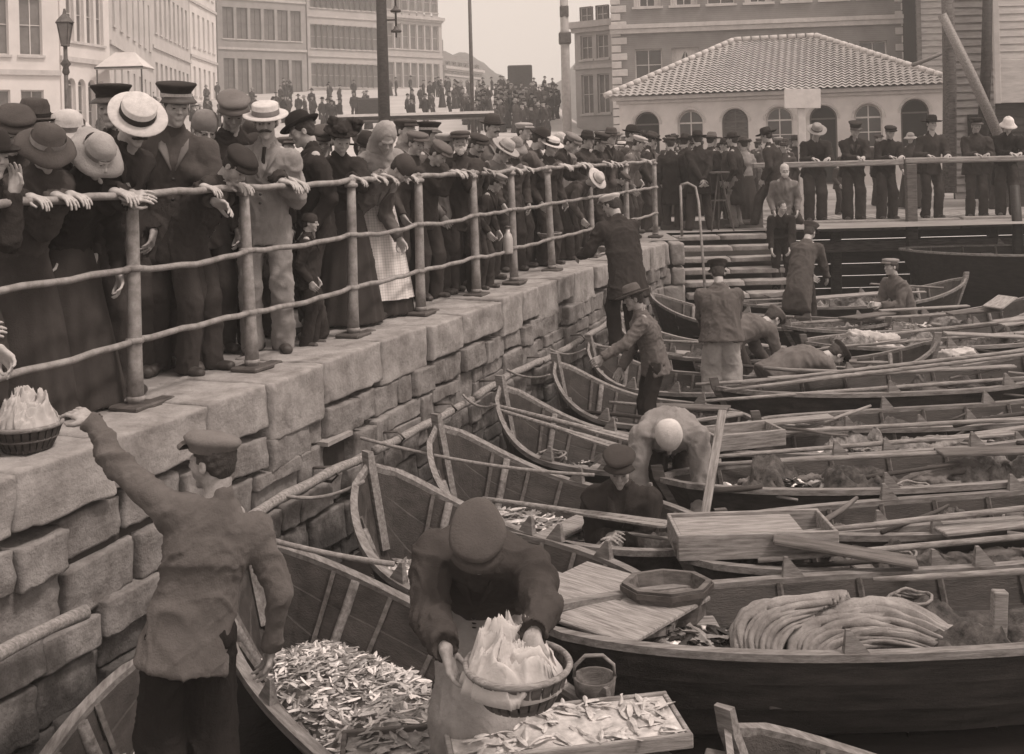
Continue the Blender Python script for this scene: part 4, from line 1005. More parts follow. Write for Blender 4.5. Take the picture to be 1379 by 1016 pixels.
# ---------------------------------------------------------------- boats
M_HULL = mat('tarred_hull', .045, .5, .7, 3, .9, 30, (.8, 5, 5), dist=.008, spots=.6)
M_HULLIN = mat('hull_inside', .048, .6, .5, 3, .9, 25, (1, 4, 4), dist=.008, spots=.75)
M_GUN = mat('gunwale_wood', .19, .7, .55, 7, .9, 40, (1, 6, 6), dist=.007, spots=.7)
M_HULL2 = mat('brown_hull', .045, .6, .45, 5, .6, 30, (1, 5, 5), dist=.005, spots=.35)
M_FLOOR = mat('floor_boards', .13, .75, .5, 5, .7, 40, (1, 8, 8), dist=.006, spots=.5)
M_GUTS = mat('fish_belly', .7, .4, .2, 20, .3, 90)
BOATS = {}
def fish_mesh(b, p, yaw, L, curl=0, roll=0, w=.5, pitch=0):
    """one small fish: lofted body and forked tail"""
    M_ = rotm(roll, pitch, yaw); S_ = []
    for (t, r) in ((0, .08), (.12, .45), (.35, .62), (.6, .48), (.82, .18), (1, .42)):
        x = (t-.5)*L; y0 = curl*L*math.sin(t*3.1); rr = r*L*.19; fl = w if t < .95 else .12
        S_.append([p+M_ @ Vector((x, y0+rr*fl*a, rr*c)) for (a, c) in ((0, 1), (1, 0), (0, -1), (-1, 0))])
    V = [q for s_ in S_ for q in s_]; F = []
    for i in range(5):
        for k in range(4): F.append((i*4+k, i*4+(k+1) % 4, (i+1)*4+(k+1) % 4, (i+1)*4+k))
    F.append((3, 2, 1, 0)); b.add(V, F)
class Boat:
    def __init__(s, key, label, bow, stern, beam, zg=-.98, br=.34, srr=.05, m=None, zk=-1.62, thwarts=(.25, .5, .74), ribs=8, full=.62, transom=False, floorz=None, min_=None, group=None):
        bow = Vector(bow[:2]); stern = Vector(stern[:2]); s.L = L = (bow-stern).length; s.beam = beam; s.zg = zg-WATER; s.zk = zk-WATER; s.br = br; s.sr = srr; s.full = full
        mid = (bow+stern)/2; s.yaw = math.atan2(bow.y-stern.y, bow.x-stern.x); s.root = root = empty('rowing_boat', (mid.x, mid.y, WATER), s.yaw); tag(root, label, 'boat', group)
        s.M = rotm(0, 0, s.yaw); s.mid = Vector((mid.x, mid.y, WATER)); s.rg = random.Random(hash(key) % 1000 if False else sum(map(ord, key)))
        N = 28; NS = 4; outer = []; inner = []
        for i in range(N+1):
            t = i/N; out = []; inn = []
            for j in range(NS):
                a, b_ = j/NS, (j+1)/NS
                out.append(s.pt(t, a, 0, .024 if j else 0)); out.append(s.pt(t, b_, 0, 0)); inn.append(s.pt(t, a, .022, .012 if j else 0)); inn.append(s.pt(t, b_, .022, 0))
            outer.append([Vector((p.x, -p.y, p.z)) for p in out[::-1]]+out); inner.append([Vector((p.x, -p.y, p.z)) for p in inn[::-1]]+inn)
        MB().grid(outer).build('hull', m or M_HULL, root); MB().grid([r_[::-1] for r_ in inner]).build('planking_inside', min_ or M_HULLIN, root)
        for sg in (-1, 1):
            P = [s.pt(i/N, 1, -.004, 0) for i in range(N+1)]; b = MB(); V = []; F = []
            for i, p in enumerate(P):
                for (dy, dz) in ((.028, -.02), (.028, .018), (-.030, .018), (-.030, -.02)): V.append(Vector((p.x, sg*(max(.0, p.y)+dy), p.z+dz+.002)))
            for i in range(N):
                for k in range(4):
                    q = (i*4+k, i*4+(k+1) % 4, (i+1)*4+(k+1) % 4, (i+1)*4+k); F.append(q if sg > 0 else q[::-1])
            b.add(V, F).build('gunwale', M_GUN, root)
        for e in (0, 1):
            if transom and e == 0:
                ring = [s.pt(.035, j/8, .01, 0) for j in range(9)]; b = MB(); V = [Vector((p.x, -p.y, p.z)) for p in ring[::-1]]+ring; n = len(V)
                V2 = [v+Vector((.035, 0, 0)) for v in V]; b.add(V+V2, [tuple(range(n))[::-1], tuple(range(n, 2*n))]+[(i, (i+1) % n, n+(i+1) % n, n+i) for i in range(n)]); b.build('transom', M_GUN, root); continue
            P = [s.pt(e, q, 0, 0) for q in (0, .2, .4, .6, .8, 1)]; sx = 1 if e else -1
            P.append(P[-1]+Vector((.02*sx, 0, .10))); b = MB(); V = []; F = []
            for i, p in enumerate(P):
                wdt = .030 if i < 6 else .022
                for (dx, dy) in ((-.045, -wdt), (.035, -wdt*.7), (.035, wdt*.7), (-.045, wdt)): V.append(Vector((p.x+dx*sx, dy, p.z)))
            for i in range(len(P)-1):
                for k in range(4): F.append((i*4+k, i*4+(k+1) % 4, (i+1)*4+(k+1) % 4, (i+1)*4+k))
            F.append(tuple(range((len(P)-1)*4, len(P)*4))); b.add(V, F).build('stem_post', M_GUN if e else M_WOODM, root)
        for i in range(ribs):
            t = .12+.76*i/(ribs-1); P = [s.pt(t, q, .035, 0) for q in (1, .8, .6, .4, .2, .05)]; MB().tube([Vector((p.x, p.y, p.z)) for p in P]+[Vector((p.x, -p.y, p.z)) for p in P[::-1]], .018, 4, 1).build('rib', M_WOODM, root)
        P = [s.pt(.84, q, .03, 0) for q in (1, .8, .6, .42)]; MB().tube([Vector(p) for p in P]+[Vector((P[-1].x, 0, P[-1].z-.03))]+[Vector((p.x, -p.y, p.z)) for p in P[::-1]], .026, 6, 1.3).build('bow_frame', M_GUN, root, True)
        for t in thwarts:
            z = s.sheer(t)-.13; w_ = s.halfw(t, .75)-.02; G = MB().box(s.loc(t)+Vector((0, 0, z)), (.19, 2*w_, .032), rotm(0, 0, s.rg.uniform(-.02, .02)), .008); G.build('thwart', M_WOODL, root)
        fl = s.floor = (floorz-WATER) if floorz is not None else s.zg-.31
        b = MB()
        for k in (-2, -1, 0, 1, 2):
            x0, x1 = -.33*L+abs(k)*.05*L, .33*L-abs(k)*.05*L; b.box(((x0+x1)/2, k*.125, fl-.01+.004*abs(k)), (x1-x0, .117, .02), None, .004)
        b.build('floor_board', M_FLOOR, root)
        for (t, sg) in ((.36, 1), (.36, -1), (.62, 1), (.62, -1)):
            p = s.pt(t, 1, 0, 0); p.y *= sg; MB().add([p+Vector((-.07, -.022, .015)), p+Vector((.06, -.022, .015)), p+Vector((-.035, -.010, .13)), p+Vector((-.055, -.010, .13)), p+Vector((-.07, .022, .015)), p+Vector((.06, .022, .015)), p+Vector((-.035, .010, .13)), p+Vector((-.055, .010, .13))], [(0, 1, 2, 3), (7, 6, 5, 4), (0, 4, 5, 1), (1, 5, 6, 2), (2, 6, 7, 3), (3, 7, 4, 0)]).build('rowlock', M_GUN, root)
        BOATS[key] = s
    def loc(s, t): return Vector(((t-.5)*s.L, 0, 0))
    def sheer(s, t): return s.zg+s.br*max(0, (t-.5)*2)**2.6+s.sr*max(0, (.5-t)*2)**2.6
    def halfw(s, t, q):
        e = abs(2*t-1); f = max(0, 1-e**2.3)**s.full
        return s.beam/2*f*(q**(.55+.35*e))
    def pt(s, t, q, inset, lap):
        e = abs(2*t-1); zk = s.zk+(s.sheer(t)-s.zk)*.0; rise = .9*max(0, (e-.72)/.28)**2; zs = s.sheer(t)
        z = zk+(zs-zk)*(q+(1-q)*rise*.55); z = z if q else z
        x = (t-.5)*s.L; x *= 1-(.10*(1-q)*(e**3)); w_ = max(0, s.halfw(t, q)-inset)+lap*min(1, (1-e)*8)
        return Vector((x, w_, z+(inset*.6 if q == 0 else 0)))
    def world(s, t, y, z): return s.mid+s.M @ Vector(((t-.5)*s.L, y, z))      # z above water
    def fish(s, t0, t1, n, L=.14, m=None, name='fish_heap', label=None, h=.12, spread=.85, base=None):
        b = MB(); rg = s.rg; base = s.floor if base is None else base
        G = []
        for i in range(13):
            t = t0+(t1-t0)*i/12; row = []
            for k in range(11):
                y = (k/10-.5)*2*s.halfw(t, .30)*spread; f = math.sin(math.pi*i/12)**.5*(1-(k/5-1)**2)**.5 if 0 < k < 10 else 0; row.append(s.world(t, y, base+.01+h*.75*f))
            G.append(row)
        b.grid(G)
        for i in range(n):
            t = rg.uniform(t0, t1); u = rg.uniform(-1, 1); y = u*s.halfw(t, .34)*spread; f = math.sin(math.pi*(t-t0)/(t1-t0))**.5*max(0, 1-u*u)**.5
            fish_mesh(b, s.world(t, y, base+.025+h*.8*f+rg.uniform(0, .025)), rg.uniform(0, 6.3), L*rg.uniform(.6, 1.25), rg.uniform(-.12, .12), 1.57+rg.uniform(-.5, .5), .42, rg.uniform(-.3, .3))
        o = b.build(name, m or M_FISH); o.data.materials.append(M_FISHD if m is M_FISH or m is None else M_EYE); o.data.materials.append(M_GUTS)
        nf = len(o.data.polygons)-120; mi = [0]*120; mi += [0]*(nf-len(mi)+120) if False else []
        for q in range((nf)//21): mi += [rg.choice((0, 0, 1, 1, 1, 2))]*21
        mi += [0]*(len(o.data.polygons)-len(mi)); o.data.polygons.foreach_set('material_index', mi); tag(o, label, 'fish', None, 'stuff'); return o
def B(key, label, *a, **k): return Boat(key, label, *a, **k)
# first row: bows against the quay wall
B('b1', 'small open boat at the lower left under the man in the pale shirt, half hidden', (-1.80, 5.52), (-1.25, 2.3), .86, m=M_HULL2, thwarts=(.70,), zg=-1.02, br=.10)
B('b2', 'boat heaped with small fish, bow at the wall behind the man in the pale shirt', (-1.66, 6.72), (.75, 3.5), 1.16, m=M_HULL, thwarts=(.30,), br=.20, zg=-1.02)
B('b3', 'boat with tall pale bow stem behind the man filling the basket', (-1.02, 7.5), (.75, 5.75), 1.1, m=M_HULL2, thwarts=(.5,), br=.40, transom=True, srr=.0)
B('b4', 'boat with small catch between the basket man and the sitting man in a cap', (-.62, 8.45), (1.2, 6.95), 1.1, thwarts=(.5,), transom=True, srr=.0, br=.42)
B('b5', 'boat whose broad bow curves up beneath the long oars by the wall', (-.15, 9.75), (1.55, 8.65), 1.1, m=M_HULL2, thwarts=(.5,), transom=True, srr=.0, br=.44)
B('b6', 'boat with empty bow left of the crouching man in the pale hat', (.38, 11.0), (2.1, 9.95), 1.05, thwarts=(.5,), transom=True, srr=.0, br=.40)
B('b7', 'small boat bow under the arm of the man in the quilted jacket', (.80, 12.3), (2.4, 11.4), 1.05, m=M_HULL2, thwarts=(.5,), transom=True, srr=.0, br=.36)
B('b8', 'boat lying below the far end of the wall, behind the wide-hatted man', (1.3, 14.2), (3.4, 13.0), 1.1, thwarts=(.5, .7), transom=True, srr=.0, br=.34)
B('b9', 'boat nearest the foot of the stone steps', (2.0, 16.6), (5.0, 15.0), 1.15, m=M_HULL2, thwarts=(.5, .7))
# second row: boats lying side on, bows to the right
B('r0', 'black boat at the bottom edge, mostly outside the picture, with pale boards inside', (.86, 4.78), (2.9, 3.2), .95, m=M_HULL, thwarts=(.5, .7), br=.2, zg=-1.2)
B('r1', 'large dark boat in front at lower right with a heap of folded sailcloth', (4.3, 5.98), (.02, 5.72), 1.0, m=M_HULL, thwarts=(.22, .86), br=.30, zg=-.95)
B('r2', 'dark clinker boat directly behind the sailcloth boat', (4.9, 7.1), (.95, 6.62), .74, m=M_HULL, thwarts=(.3, .8), br=.36)
B('r3', 'long dark boat with curved planked side, right of the sitting man in the cap', (5.3, 8.55), (1.0, 8.05), .9, m=M_HULL2, thwarts=(.3, .5, .8), br=.42, zg=-.93)
B('r4', 'boat holding a rolled sail, just beyond the long planked dark boat', (5.6, 9.5), (1.4, 9.1), .8, m=M_HULL, thwarts=(.3, .5), br=.3)
B('r5', 'high-bowed clinker boat stacked with oars, middle of the right edge', (6.3, 11.3), (1.9, 10.75), .98, m=M_HULL, thwarts=(.3, .5, .8), br=.62, zg=-.86)
B('r10a', 'narrow black boat squeezed between the sailcloth boat neighbour and the long planked one', (4.9, 7.65), (1.3, 7.2), .72, m=M_HULL, thwarts=(.3, .6), br=.3)
B('r10b', 'narrow brown boat squeezed between the rolled-sail boat and the high-bowed one', (5.9, 10.25), (2.1, 9.85), .74, m=M_HULL2, thwarts=(.3, .6), br=.25)
B('r10c', 'low dark boat just beyond the high-bowed one', (6.6, 12.55), (3.2, 12.1), .85, m=M_HULL, thwarts=(.3, .6), br=.3)
B('r6', 'short boat just behind the man in pale oilskin trousers', (4.6, 12.2), (2.0, 12.4), 1.1, m=M_HULL2, thwarts=(.3, .6), br=.3)
B('r7', 'dark boat with white sacks inside, far right beyond the oar-stacked boat', (7.6, 13.9), (3.4, 13.2), 1.3, m=M_HULL, thwarts=(.3, .6), br=.5, zg=-.88)
B('r8', 'boat littered with boards beside the stooping man, right side', (7.4, 15.6), (3.6, 15.0), 1.2, m=M_HULL2, thwarts=(.3, .6), br=.3)
B('r9', 'far boat below the timber pier near the seated man', (7.2, 17.8), (3.4, 17.4), 1.25, m=M_HULL2, thwarts=(.3, .6), br=.3)
B('r10', 'big dark lighter moored against the pier at the far right', (12.5, 19.2), (6.9, 20.0), 2.1, m=M_TAR, thwarts=(.3, .6), br=.35, zg=-.45, zk=-1.7, transom=True, min_=M_TAR)
LB = BOATS
# catch in the boats
LB['b2'].fish(.36, .86, 1800, .10, M_FISH, label='glistening heap of small pale fish filling the boat by the pale-shirted man', h=.22, spread=1.25)
LB['b1'].fish(.45, .92, 260, .2, M_FISH, label='few larger pale fish in the boat at the lower left corner', h=.10, spread=1.2)
LB['b3'].fish(.58, .92, 420, .14, M_FISH, label='small fish in the bow of the boat behind the basket man', h=.16, spread=1.3)
LB['b4'].fish(.48, .9, 420, .17, M_FISH, label='pale fish strewn in the boat beside the sitting man in a cap', h=.18, spread=1.3)
LB['b5'].fish(.35, .72, 260, .16, M_FISHD, label='dark catch in the boat under the long oars', h=.16, spread=1.2)
LB['r1'].fish(.08, .42, 330, .22, M_FISHD, label='dark cod heaped at the left end of the sailcloth boat', h=.26, spread=.5)
LB['r3'].fish(.05, .34, 300, .22, M_FISHD, label='dark fish and guts beside the sitting man in a cap', h=.32, spread=.95)
LB['r4'].fish(.1, .55, 240, .2, M_FISHD, label='catch in the boat with the rolled sail', h=.28, spread=.95)
LB['r7'].fish(.06, .4, 160, .24, M_FISH, label='pale fish in the boat with white sacks', h=.32, spread=.95)
LB['r8'].fish(.06, .7, 240, .24, M_FISH, label='pale fish under the boards beside the stooping man', h=.34, spread=1)
LB['b9'].fish(.2, .6, 120, .24, M_FISHD, label='dark fish in the boat at the foot of the steps', h=.25, spread=1.2)
# ---------------------------------------------------------------- oars, boards, boxes, tubs, canvas
def oar(boat, t0, t1, y0, y1, z, L=None, r=.02, lab=None, blade=True, m=None, dz=0):
    a, b_ = boat.world(t0, y0, z), boat.world(t1, y1, z+dz); d = b_-a; L = d.length; d = d.normalized(); root = empty('oar', (a+b_)/2); inv = root.location.copy()
    n = 9; P = [a.lerp(b_, i/n)-inv for i in range(n+1)]
    MB().tube(P, [r*(.8+.25*math.sin(i/n*math.pi)) for i in range(n+1)], 8).build('shaft', m or M_WOODL, root, True)
    if blade:
        q = MB(); s_ = d.cross(Vector((0, 0, 1))).normalized(); V = []
        for (t, w_) in ((.0, .018), (.25, .05), (.95, .065), (1, .05)):
            c = b_-inv-d*(.75*(1-t)); V += [c+s_*w_+Vector((0, 0, .007)), c-s_*w_+Vector((0, 0, .007)), c-s_*w_-Vector((0, 0, .007)), c+s_*w_-Vector((0, 0, .007))]
        F = [(i*4+k, i*4+(k+1) % 4, (i+1)*4+(k+1) % 4, (i+1)*4+k) for i in range(3) for k in range(4)]+[(12, 13, 14, 15)]
        q.add(V, F).build('blade', m or M_WOODL, root)
    return tag(root, lab, 'oar', 'oars laid in the boats')
def board(c, size, yaw, lab, m=None, pitch=0, roll=0, name='board', grp='loose boards in the boats'):
    o = MB().box((0, 0, 0), size, None, .006).build(name, m or M_WOODL); o.location = c; o.rotation_euler = (roll, pitch, yaw); return tag(o, lab, 'board', grp)
rg = random.Random(11)
oar(LB['b5'], .97, .18, .10, .30, .80, lab='uppermost long oar slanting from the wall over the bow to the crouching man', dz=-.08)
oar(LB['b5'], 1.0, .16, .16, .40, .84, lab='second long oar of the three slanting down from the wall', dz=-.10)
oar(LB['b5'], .95, .22, .22, .52, .82, lab='lowest of the three long oars slanting down from the wall', dz=-.12)
oar(LB['b7'], .98, .45, -.1, -.2, .84, r=.017, lab='short oar poking from the small bow towards the quilted jacket', dz=-.06)
for (k, y, dz, t0, t1, lab) in (('r5', -.40, .06, -.05, .80, 'nearest oar on the high-bowed boat'), ('r5', -.28, .12, .0, .86, 'second oar on the high-bowed boat'), ('r5', -.14, .15, .05, .88, 'third oar on the high-bowed boat'), ('r5', .05, .12, -.04, .7, 'rearmost oar on the high-bowed boat'),
    ('r4', -.46, .0, -.02, .62, 'long thin oar crossing in front of the rolled sail'), ('r4', .1, .02, .05, .8, 'oar behind the rolled sail'), ('r3', .25, .03, .1, .8, 'oar along the far side of the long planked boat'), ('r2', .12, .02, .15, .85, 'oar inside the boat behind the sailcloth boat'), ('r2', -.2, .0, .1, .75, 'oar on the near side of the boat behind the sailcloth boat'),
    ('b6', -.15, -.05, .75, .1, 'oar in the boat left of the crouching man in a pale hat'), ('b4', .3, .0, .7, .12, 'oar in the boat by the sitting man in a cap'), ('r7', -.3, .05, .02, .7, 'oar over the boat with white sacks'), ('r7', .1, .06, .1, .9, 'rear oar over the boat with white sacks'), ('r8', -.2, .04, .05, .8, 'oar among the boards beside the stooping man'), ('r9', -.2, .03, .05, .8, 'oar in the far boat near the seated man'), ('r1', .30, .0, .45, .93, 'oar behind the heap of folded sailcloth'), ('b8', .1, .03, .8, .1, 'oar in the boat behind the wide-hatted man')):
    oar(LB[k], t0, t1, y, y*rg.uniform(.2, 1.0), .60+dz, r=.019, lab=lab, dz=LB[k].br*.35 if t1 > .8 else .02)
def boat_board(k, t, y, z, L, w_, dyaw, lab, m=None, pitch=0, roll=0, th=.025): b = LB[k]; board(b.world(t, y, z), (L, w_, th), b.yaw+dyaw, lab, m, pitch, roll)
boat_board('r1', .80, -.12, .60, .95, .10, -.35, 'pale plank sloping down at the right end of the sailcloth boat', pitch=.20)
boat_board('r1', .98, .05, .82, .95, .07, .40, 'pale squared stick leaning against the right end of the sailcloth boat', pitch=-.42)
boat_board('r2', .22, -.30, .66, .8, .16, -.35, 'dark slanting plank behind the octagonal tub', M_WOODM, pitch=.12)
boat_board('r2', .55, .1, .60, 1.1, .14, .1, 'board across the boat behind the sailcloth', M_WOODL)
boat_board('r3', .07, -.35, .80, .9, .06, 1.05, 'narrow light stick standing tilted beside the long planked boat', pitch=-.75)
boat_board('b3', .17, .0, .56, .85, .75, .05, 'broad pale decking board in front of the octagonal tub', M_WOODL)
for i, (k, t, y, z, L, w_, dy, lab) in enumerate((
    ('r0', .90, .16, .34, .8, .13, -.5, 'pale board nearest the bottom edge, right of the fish tray'), ('r0', .78, -.22, .36, .8, .11, -.2, 'narrow pale board beside the bottom edge bow tip'), ('r0', .86, -.05, .38, .9, .12, .35, 'board at the bottom edge under the dark hull'),
    ('r4', .2, .3, .66, .9, .2, -.1, 'wide board at the left end of the rolled-sail boat'), ('r4', .7, -.1, .62, 1.2, .12, .12, 'narrow board under the rolled sail'), ('r3', .62, .05, .66, 1.0, .2, -.12, 'pale board inside the long planked boat'), ('r3', .85, .1, .72, .9, .26, .1, 'wide white board at the right end of the long planked boat'),
    ('r5', .25, .2, .70, 1.0, .2, .15, 'board under the oars of the high-bowed boat'), ('r6', .5, .1, .62, .9, .22, -.2, 'short board right of the pale oilskin trousers'), ('r7', .75, .15, .78, 1.3, .24, .15, 'long pale board beyond the white sacks'), ('r7', .5, -.35, .70, 1.0, .12, -.1, 'narrow board in front of the white sacks'),
    ('r8', .3, -.1, .68, .9, .3, .5, 'pale square-ended board by the stooping man'), ('r8', .55, .15, .70, 1.2, .18, -.25, 'long board lying across the littered boat'), ('r8', .8, -.15, .78, .8, .26, .75, 'tilted white board at the right of the littered boat'), ('r8', .68, -.3, .7, .9, .14, .2, 'narrow pale plank at the front of the littered boat'),
    ('r9', .45, -.3, .66, 1.3, .14, .1, 'long thin plank before the seated man'), ('r9', .75, .1, .72, 1.1, .3, -.35, 'broad board right of the seated man'), ('r9', .25, .2, .66, .8, .2, .3, 'board left of the seated man'), ('b9', .5, .1, .62, .9, .2, .2, 'board in the boat at the foot of the steps'), ('b8', .35, -.1, .62, .8, .2, -.3, 'board in the boat behind the wide-hatted man'), ('b6', .3, .0, .62, .7, .26, .2, 'board beside the crouching man in the pale hat'))):
    boat_board(k, t, y, z, L, w_, dy, lab, (M_WOODL, M_WOODM)[i % 3 == 2], pitch=rg.uniform(-.08, .08), roll=rg.uniform(-.15, .15))
q_ = at_y(1344, 850, 5.75); board(q_, (.075, .05, .42), 0, 'pale notched upright stem at the lower right edge', pitch=.06)
q_ = at_y(1190, 893, 5.45); board(q_, (.42, .07, .02), -.1, 'pale plank lying below the arch of the sailcloth', pitch=.22)
def tray(c, L, w_, h, yaw, lab, m, fish=0, mf=None, handles=False, name='fish_tray', cat='tray', tilt=(0, 0), taper=0):
    root = empty(name, c, yaw); root.rotation_euler = (tilt[0], tilt[1], yaw); tag(root, lab, cat); t = .022
    b = MB(); b.box((0, -w_/2+t/2, h/2), (L, t, h), None, .004); b.box((0, w_/2-t/2, h/2), (L, t, h), None, .004); b.build('side_board', m, root)
    b = MB(); b.box((-L/2+t/2, 0, h/2-.003), (t, w_-2*t, h), None, .004); b.box((L/2-t/2, 0, h/2-.003), (t, w_-2*t, h), None, .004); b.build('end_board', m, root)
    MB().box((0, 0, t/2+.002), (L-2*t, w_-2*t, t)).build('bottom', m, root)
    if fish:
        b = MB(); b.box((0, 0, h*.5), (L-2.2*t, w_-2.2*t, h*.62)); M4 = Matrix.Translation(c) @ Matrix.Rotation(yaw, 4, 'Z')
        for i in range(fish): fish_mesh(b, Vector((rg.uniform(-.46, .46)*L, rg.uniform(-.42, .42)*w_, h*.84+rg.uniform(0, .02))), rg.uniform(0, 6.3), rg.uniform(.07, .13), rg.uniform(-.1, .1), 1.57+rg.uniform(-.35, .35), .42)
        o = b.build('fish_heap', mf or M_FISH); o.matrix_world = Matrix.Translation(c) @ root.rotation_euler.to_matrix().to_4x4(); tag(o, 'small fish covering the '+lab.split(',')[0][:60], 'fish', None, 'stuff')
    return root
c = at_z(775, 965, -.86); tray(c-Vector((.05, 0, .09)), 1.0, .38, .06, .16, 'long flat wooden tray of small fish at the bottom centre', M_WOODL, 110)
c = at_z(1010, 705, -.78); tray(c-Vector((0, 0, .14)), .95, .42, .15, .02, 'shallow pale box with a ledge right of the sitting man', M_WOODL, 0, name='wooden_box', cat='box')
c2 = c-Vector((0, 0, .02)); board(c2+Vector((-.08, 0, 0)), (.74, .37, .02), .02, 'flat lid boards closing the pale box right of the sitting man')
c = at_z(545, 1000, -1.02); tray(c-Vector((0, 0, .12)), .55, .3, .12, .1, 'dark low box half cut off at the bottom edge', M_WOODM, 60, M_FISHD)
c = at_z(998, 578, -.80); tray(c-Vector((0, 0, .12)), .62, .34, .13, .25, 'weathered open box on the boats right of the crouching man', M_WOODL, 0, name='wooden_box', cat='box')
c = at_z(1215, 540, -.7)
# faceted tub
c = at_z(898, 800, -.92); root = empty('tub', (c.x, c.y, c.z-.13)); tag(root, 'low eight-sided wooden tub with fish slime, right of the decking board', 'tub')
MB().lathe([(.0, .0), (.17, .0), (.215, .2), (.185, .2), (.155, .06), (0, .06)], 8, (0, 0, 0), 1.15, .85).build('staves', M_WOODM, root)
MB().lathe([(.216, .155), (.222, .155), (.224, .185), (.217, .185)], 8, (0, 0, 0), 1.15, .85).build('hoop', M_IRON, root)
MB().lathe([(.0, .13), (.18, .125)], 8, (0, 0, 0), 1.1, .8).build('water', mat('brine', .2, .2, .5, 12), root)
# bailer with hoop handle
c = at_z(800, 905, -.9); root = empty('bailer', (c.x, c.y, c.z-.14)); tag(root, 'small round wooden bucket with hoop handle behind the fish tray', 'bucket')
MB().lathe([(0, 0), (.085, 0), (.10, .12), (.088, .12), (.08, .02), (0, .02)], 18).build('staves', M_WOODM, root, True)
MB().tube([Vector((-.095, 0, .11)), Vector((-.09, 0, .17)), Vector((-.04, 0, .215)), Vector((.04, 0, .215)), Vector((.09, 0, .17)), Vector((.095, 0, .11))], .009, 6).build('handle', M_WOODL, root, True)
# upright pale board with a stain
# heavy sailcloth
def canvas(name, lab, strands, h=.016, m=None, amp=.01, cat='sailcloth', seed=3):
    pts = np.array([p for s_ in strands for p in s_[0]]); c0 = pts.mean(0); c0[2] = pts[:, 2].min(); mr = max(s_[1] for s_ in strands)*1.6+.05
    v = Vol(pts.min(0)-c0-mr, pts.max(0)-c0+mr, h)
    for (P, r, q) in strands:
        P = [np.array(p)-c0 for p in P]
        for i in range(len(P)-1): v.cap(P[i], P[i+1], r*(1 if i else .8), r*(1 if i < len(P)-2 else .8), k=.012, side=(0, .3, 1), q=q)
    P, F = v.net(); P = folds(P, F, amp, 6, None, seed); o = mk(name, P, F, m or M_CANVAS, None, True); o.location = c0; return tag(o, lab, cat)
def arc(pxs, Y, dY=0): return [tuple(at_y(x, y, Y+dY*i/(len(pxs)-1))) for i, (x, y) in enumerate(pxs)]
def spline(P, n=14):
    P = [Vector(p) for p in P]; out = []
    for i in range(len(P)-1):
        a, b_, c_, d_ = P[max(0, i-1)], P[i], P[i+1], P[min(len(P)-1, i+2)]
        for j in range(max(2, n//len(P))):
            t = j/max(2, n//len(P)); out.append(.5*((2*b_)+(c_-a)*t+(2*a-5*b_+4*c_-d_)*t*t+(3*b_-a-3*c_+d_)*t**3))
    return [tuple(v) for v in out]+[tuple(P[-1])]
def sheet(name, lab, arcs, nu=70, nv=9, pleat=.012, m=None, seed=1, cat='sailcloth', th=.012):
    """a folded sheet lofted through arcs, pleated along them"""
    A = [spline(a_, nu) for a_ in arcs]; n = min(len(a_) for a_ in A); n = 60
    def rs(a_):
        a_ = [Vector(p) for p in a_]; return [a_[min(len(a_)-2, int(i*(len(a_)-1)/n))].lerp(a_[min(len(a_)-1, int(i*(len(a_)-1)/n)+1)], i*(len(a_)-1)/n-min(len(a_)-2, int(i*(len(a_)-1)/n))) for i in range(n+1)]
    A = [rs(a_) for a_ in A]; rows = []
    for j in range(len(A)-1):
        for k_ in range(nv if j < len(A)-2 else nv+1):
            t = k_/nv; rows.append([(A[j][i].lerp(A[j+1][i], t), j+t) for i in range(n+1)])
    c0 = sum((p for p, _ in rows[0]), Vector())/(n+1); P = np.array([[tuple(p-c0) for p, _ in r_] for r_ in rows]); V_ = np.array([[v_ for _, v_ in r_] for r_ in rows])
    U_ = np.linspace(0, 1, n+1)[None, :]+0*V_; gu = np.gradient(P, axis=1); gv = np.gradient(P, axis=0); N_ = np.cross(gu, gv); N_ /= np.maximum(np.linalg.norm(N_, axis=2, keepdims=True), 1e-9)
    w_ = np.sin(V_*2*np.pi*1.0+1.2*np.sin(U_*5+seed))+.9*np.sin(V_*2*np.pi*2.3+2*np.sin(U_*7+seed*2)+1); fl = P.reshape(-1, 3); w_ = w_+.5*wn(fl, 4, seed, 3).reshape(w_.shape)
    P = P+N_*(pleat*w_)[:, :, None]; nr, nc = P.shape[:2]; F = [(i*nc+j, i*nc+j+1, (i+1)*nc+j+1, (i+1)*nc+j) for i in range(nr-1) for j in range(nc-1)]
    o = mk(name, P.reshape(-1, 3), np.array(F), m or M_CANVAS, None, True); o.location = c0; sm = o.modifiers.new('thick', 'SOLIDIFY'); sm.thickness = th; sm.offset = 0; return tag(o, lab, cat)
Yk = [5.40, 5.42, 5.46, 5.5, 5.56, 5.64, 5.74, 5.85]
sheet('sailcloth', 'great heap of folded pale sailcloth arching over the front right boat', [arc(pp, Yk[i_], .35) for i_, pp in enumerate((
    [(1128, 905), (1135, 885), (1165, 874), (1210, 872), (1262, 882)], [(1108, 908), (1112, 878), (1150, 860), (1210, 858), (1275, 878)], [(1088, 908), (1092, 868), (1140, 846), (1205, 845), (1284, 876)],
    [(1072, 906), (1076, 860), (1126, 838), (1200, 834), (1290, 872)], [(1066, 900), (1070, 852), (1120, 828), (1200, 822), (1292, 866)], [(1064, 890), (1072, 846), (1125, 820), (1205, 814), (1288, 856)], [(1070, 880), (1085, 842), (1135, 820), (1210, 816), (1280, 850)]))], pleat=.021)
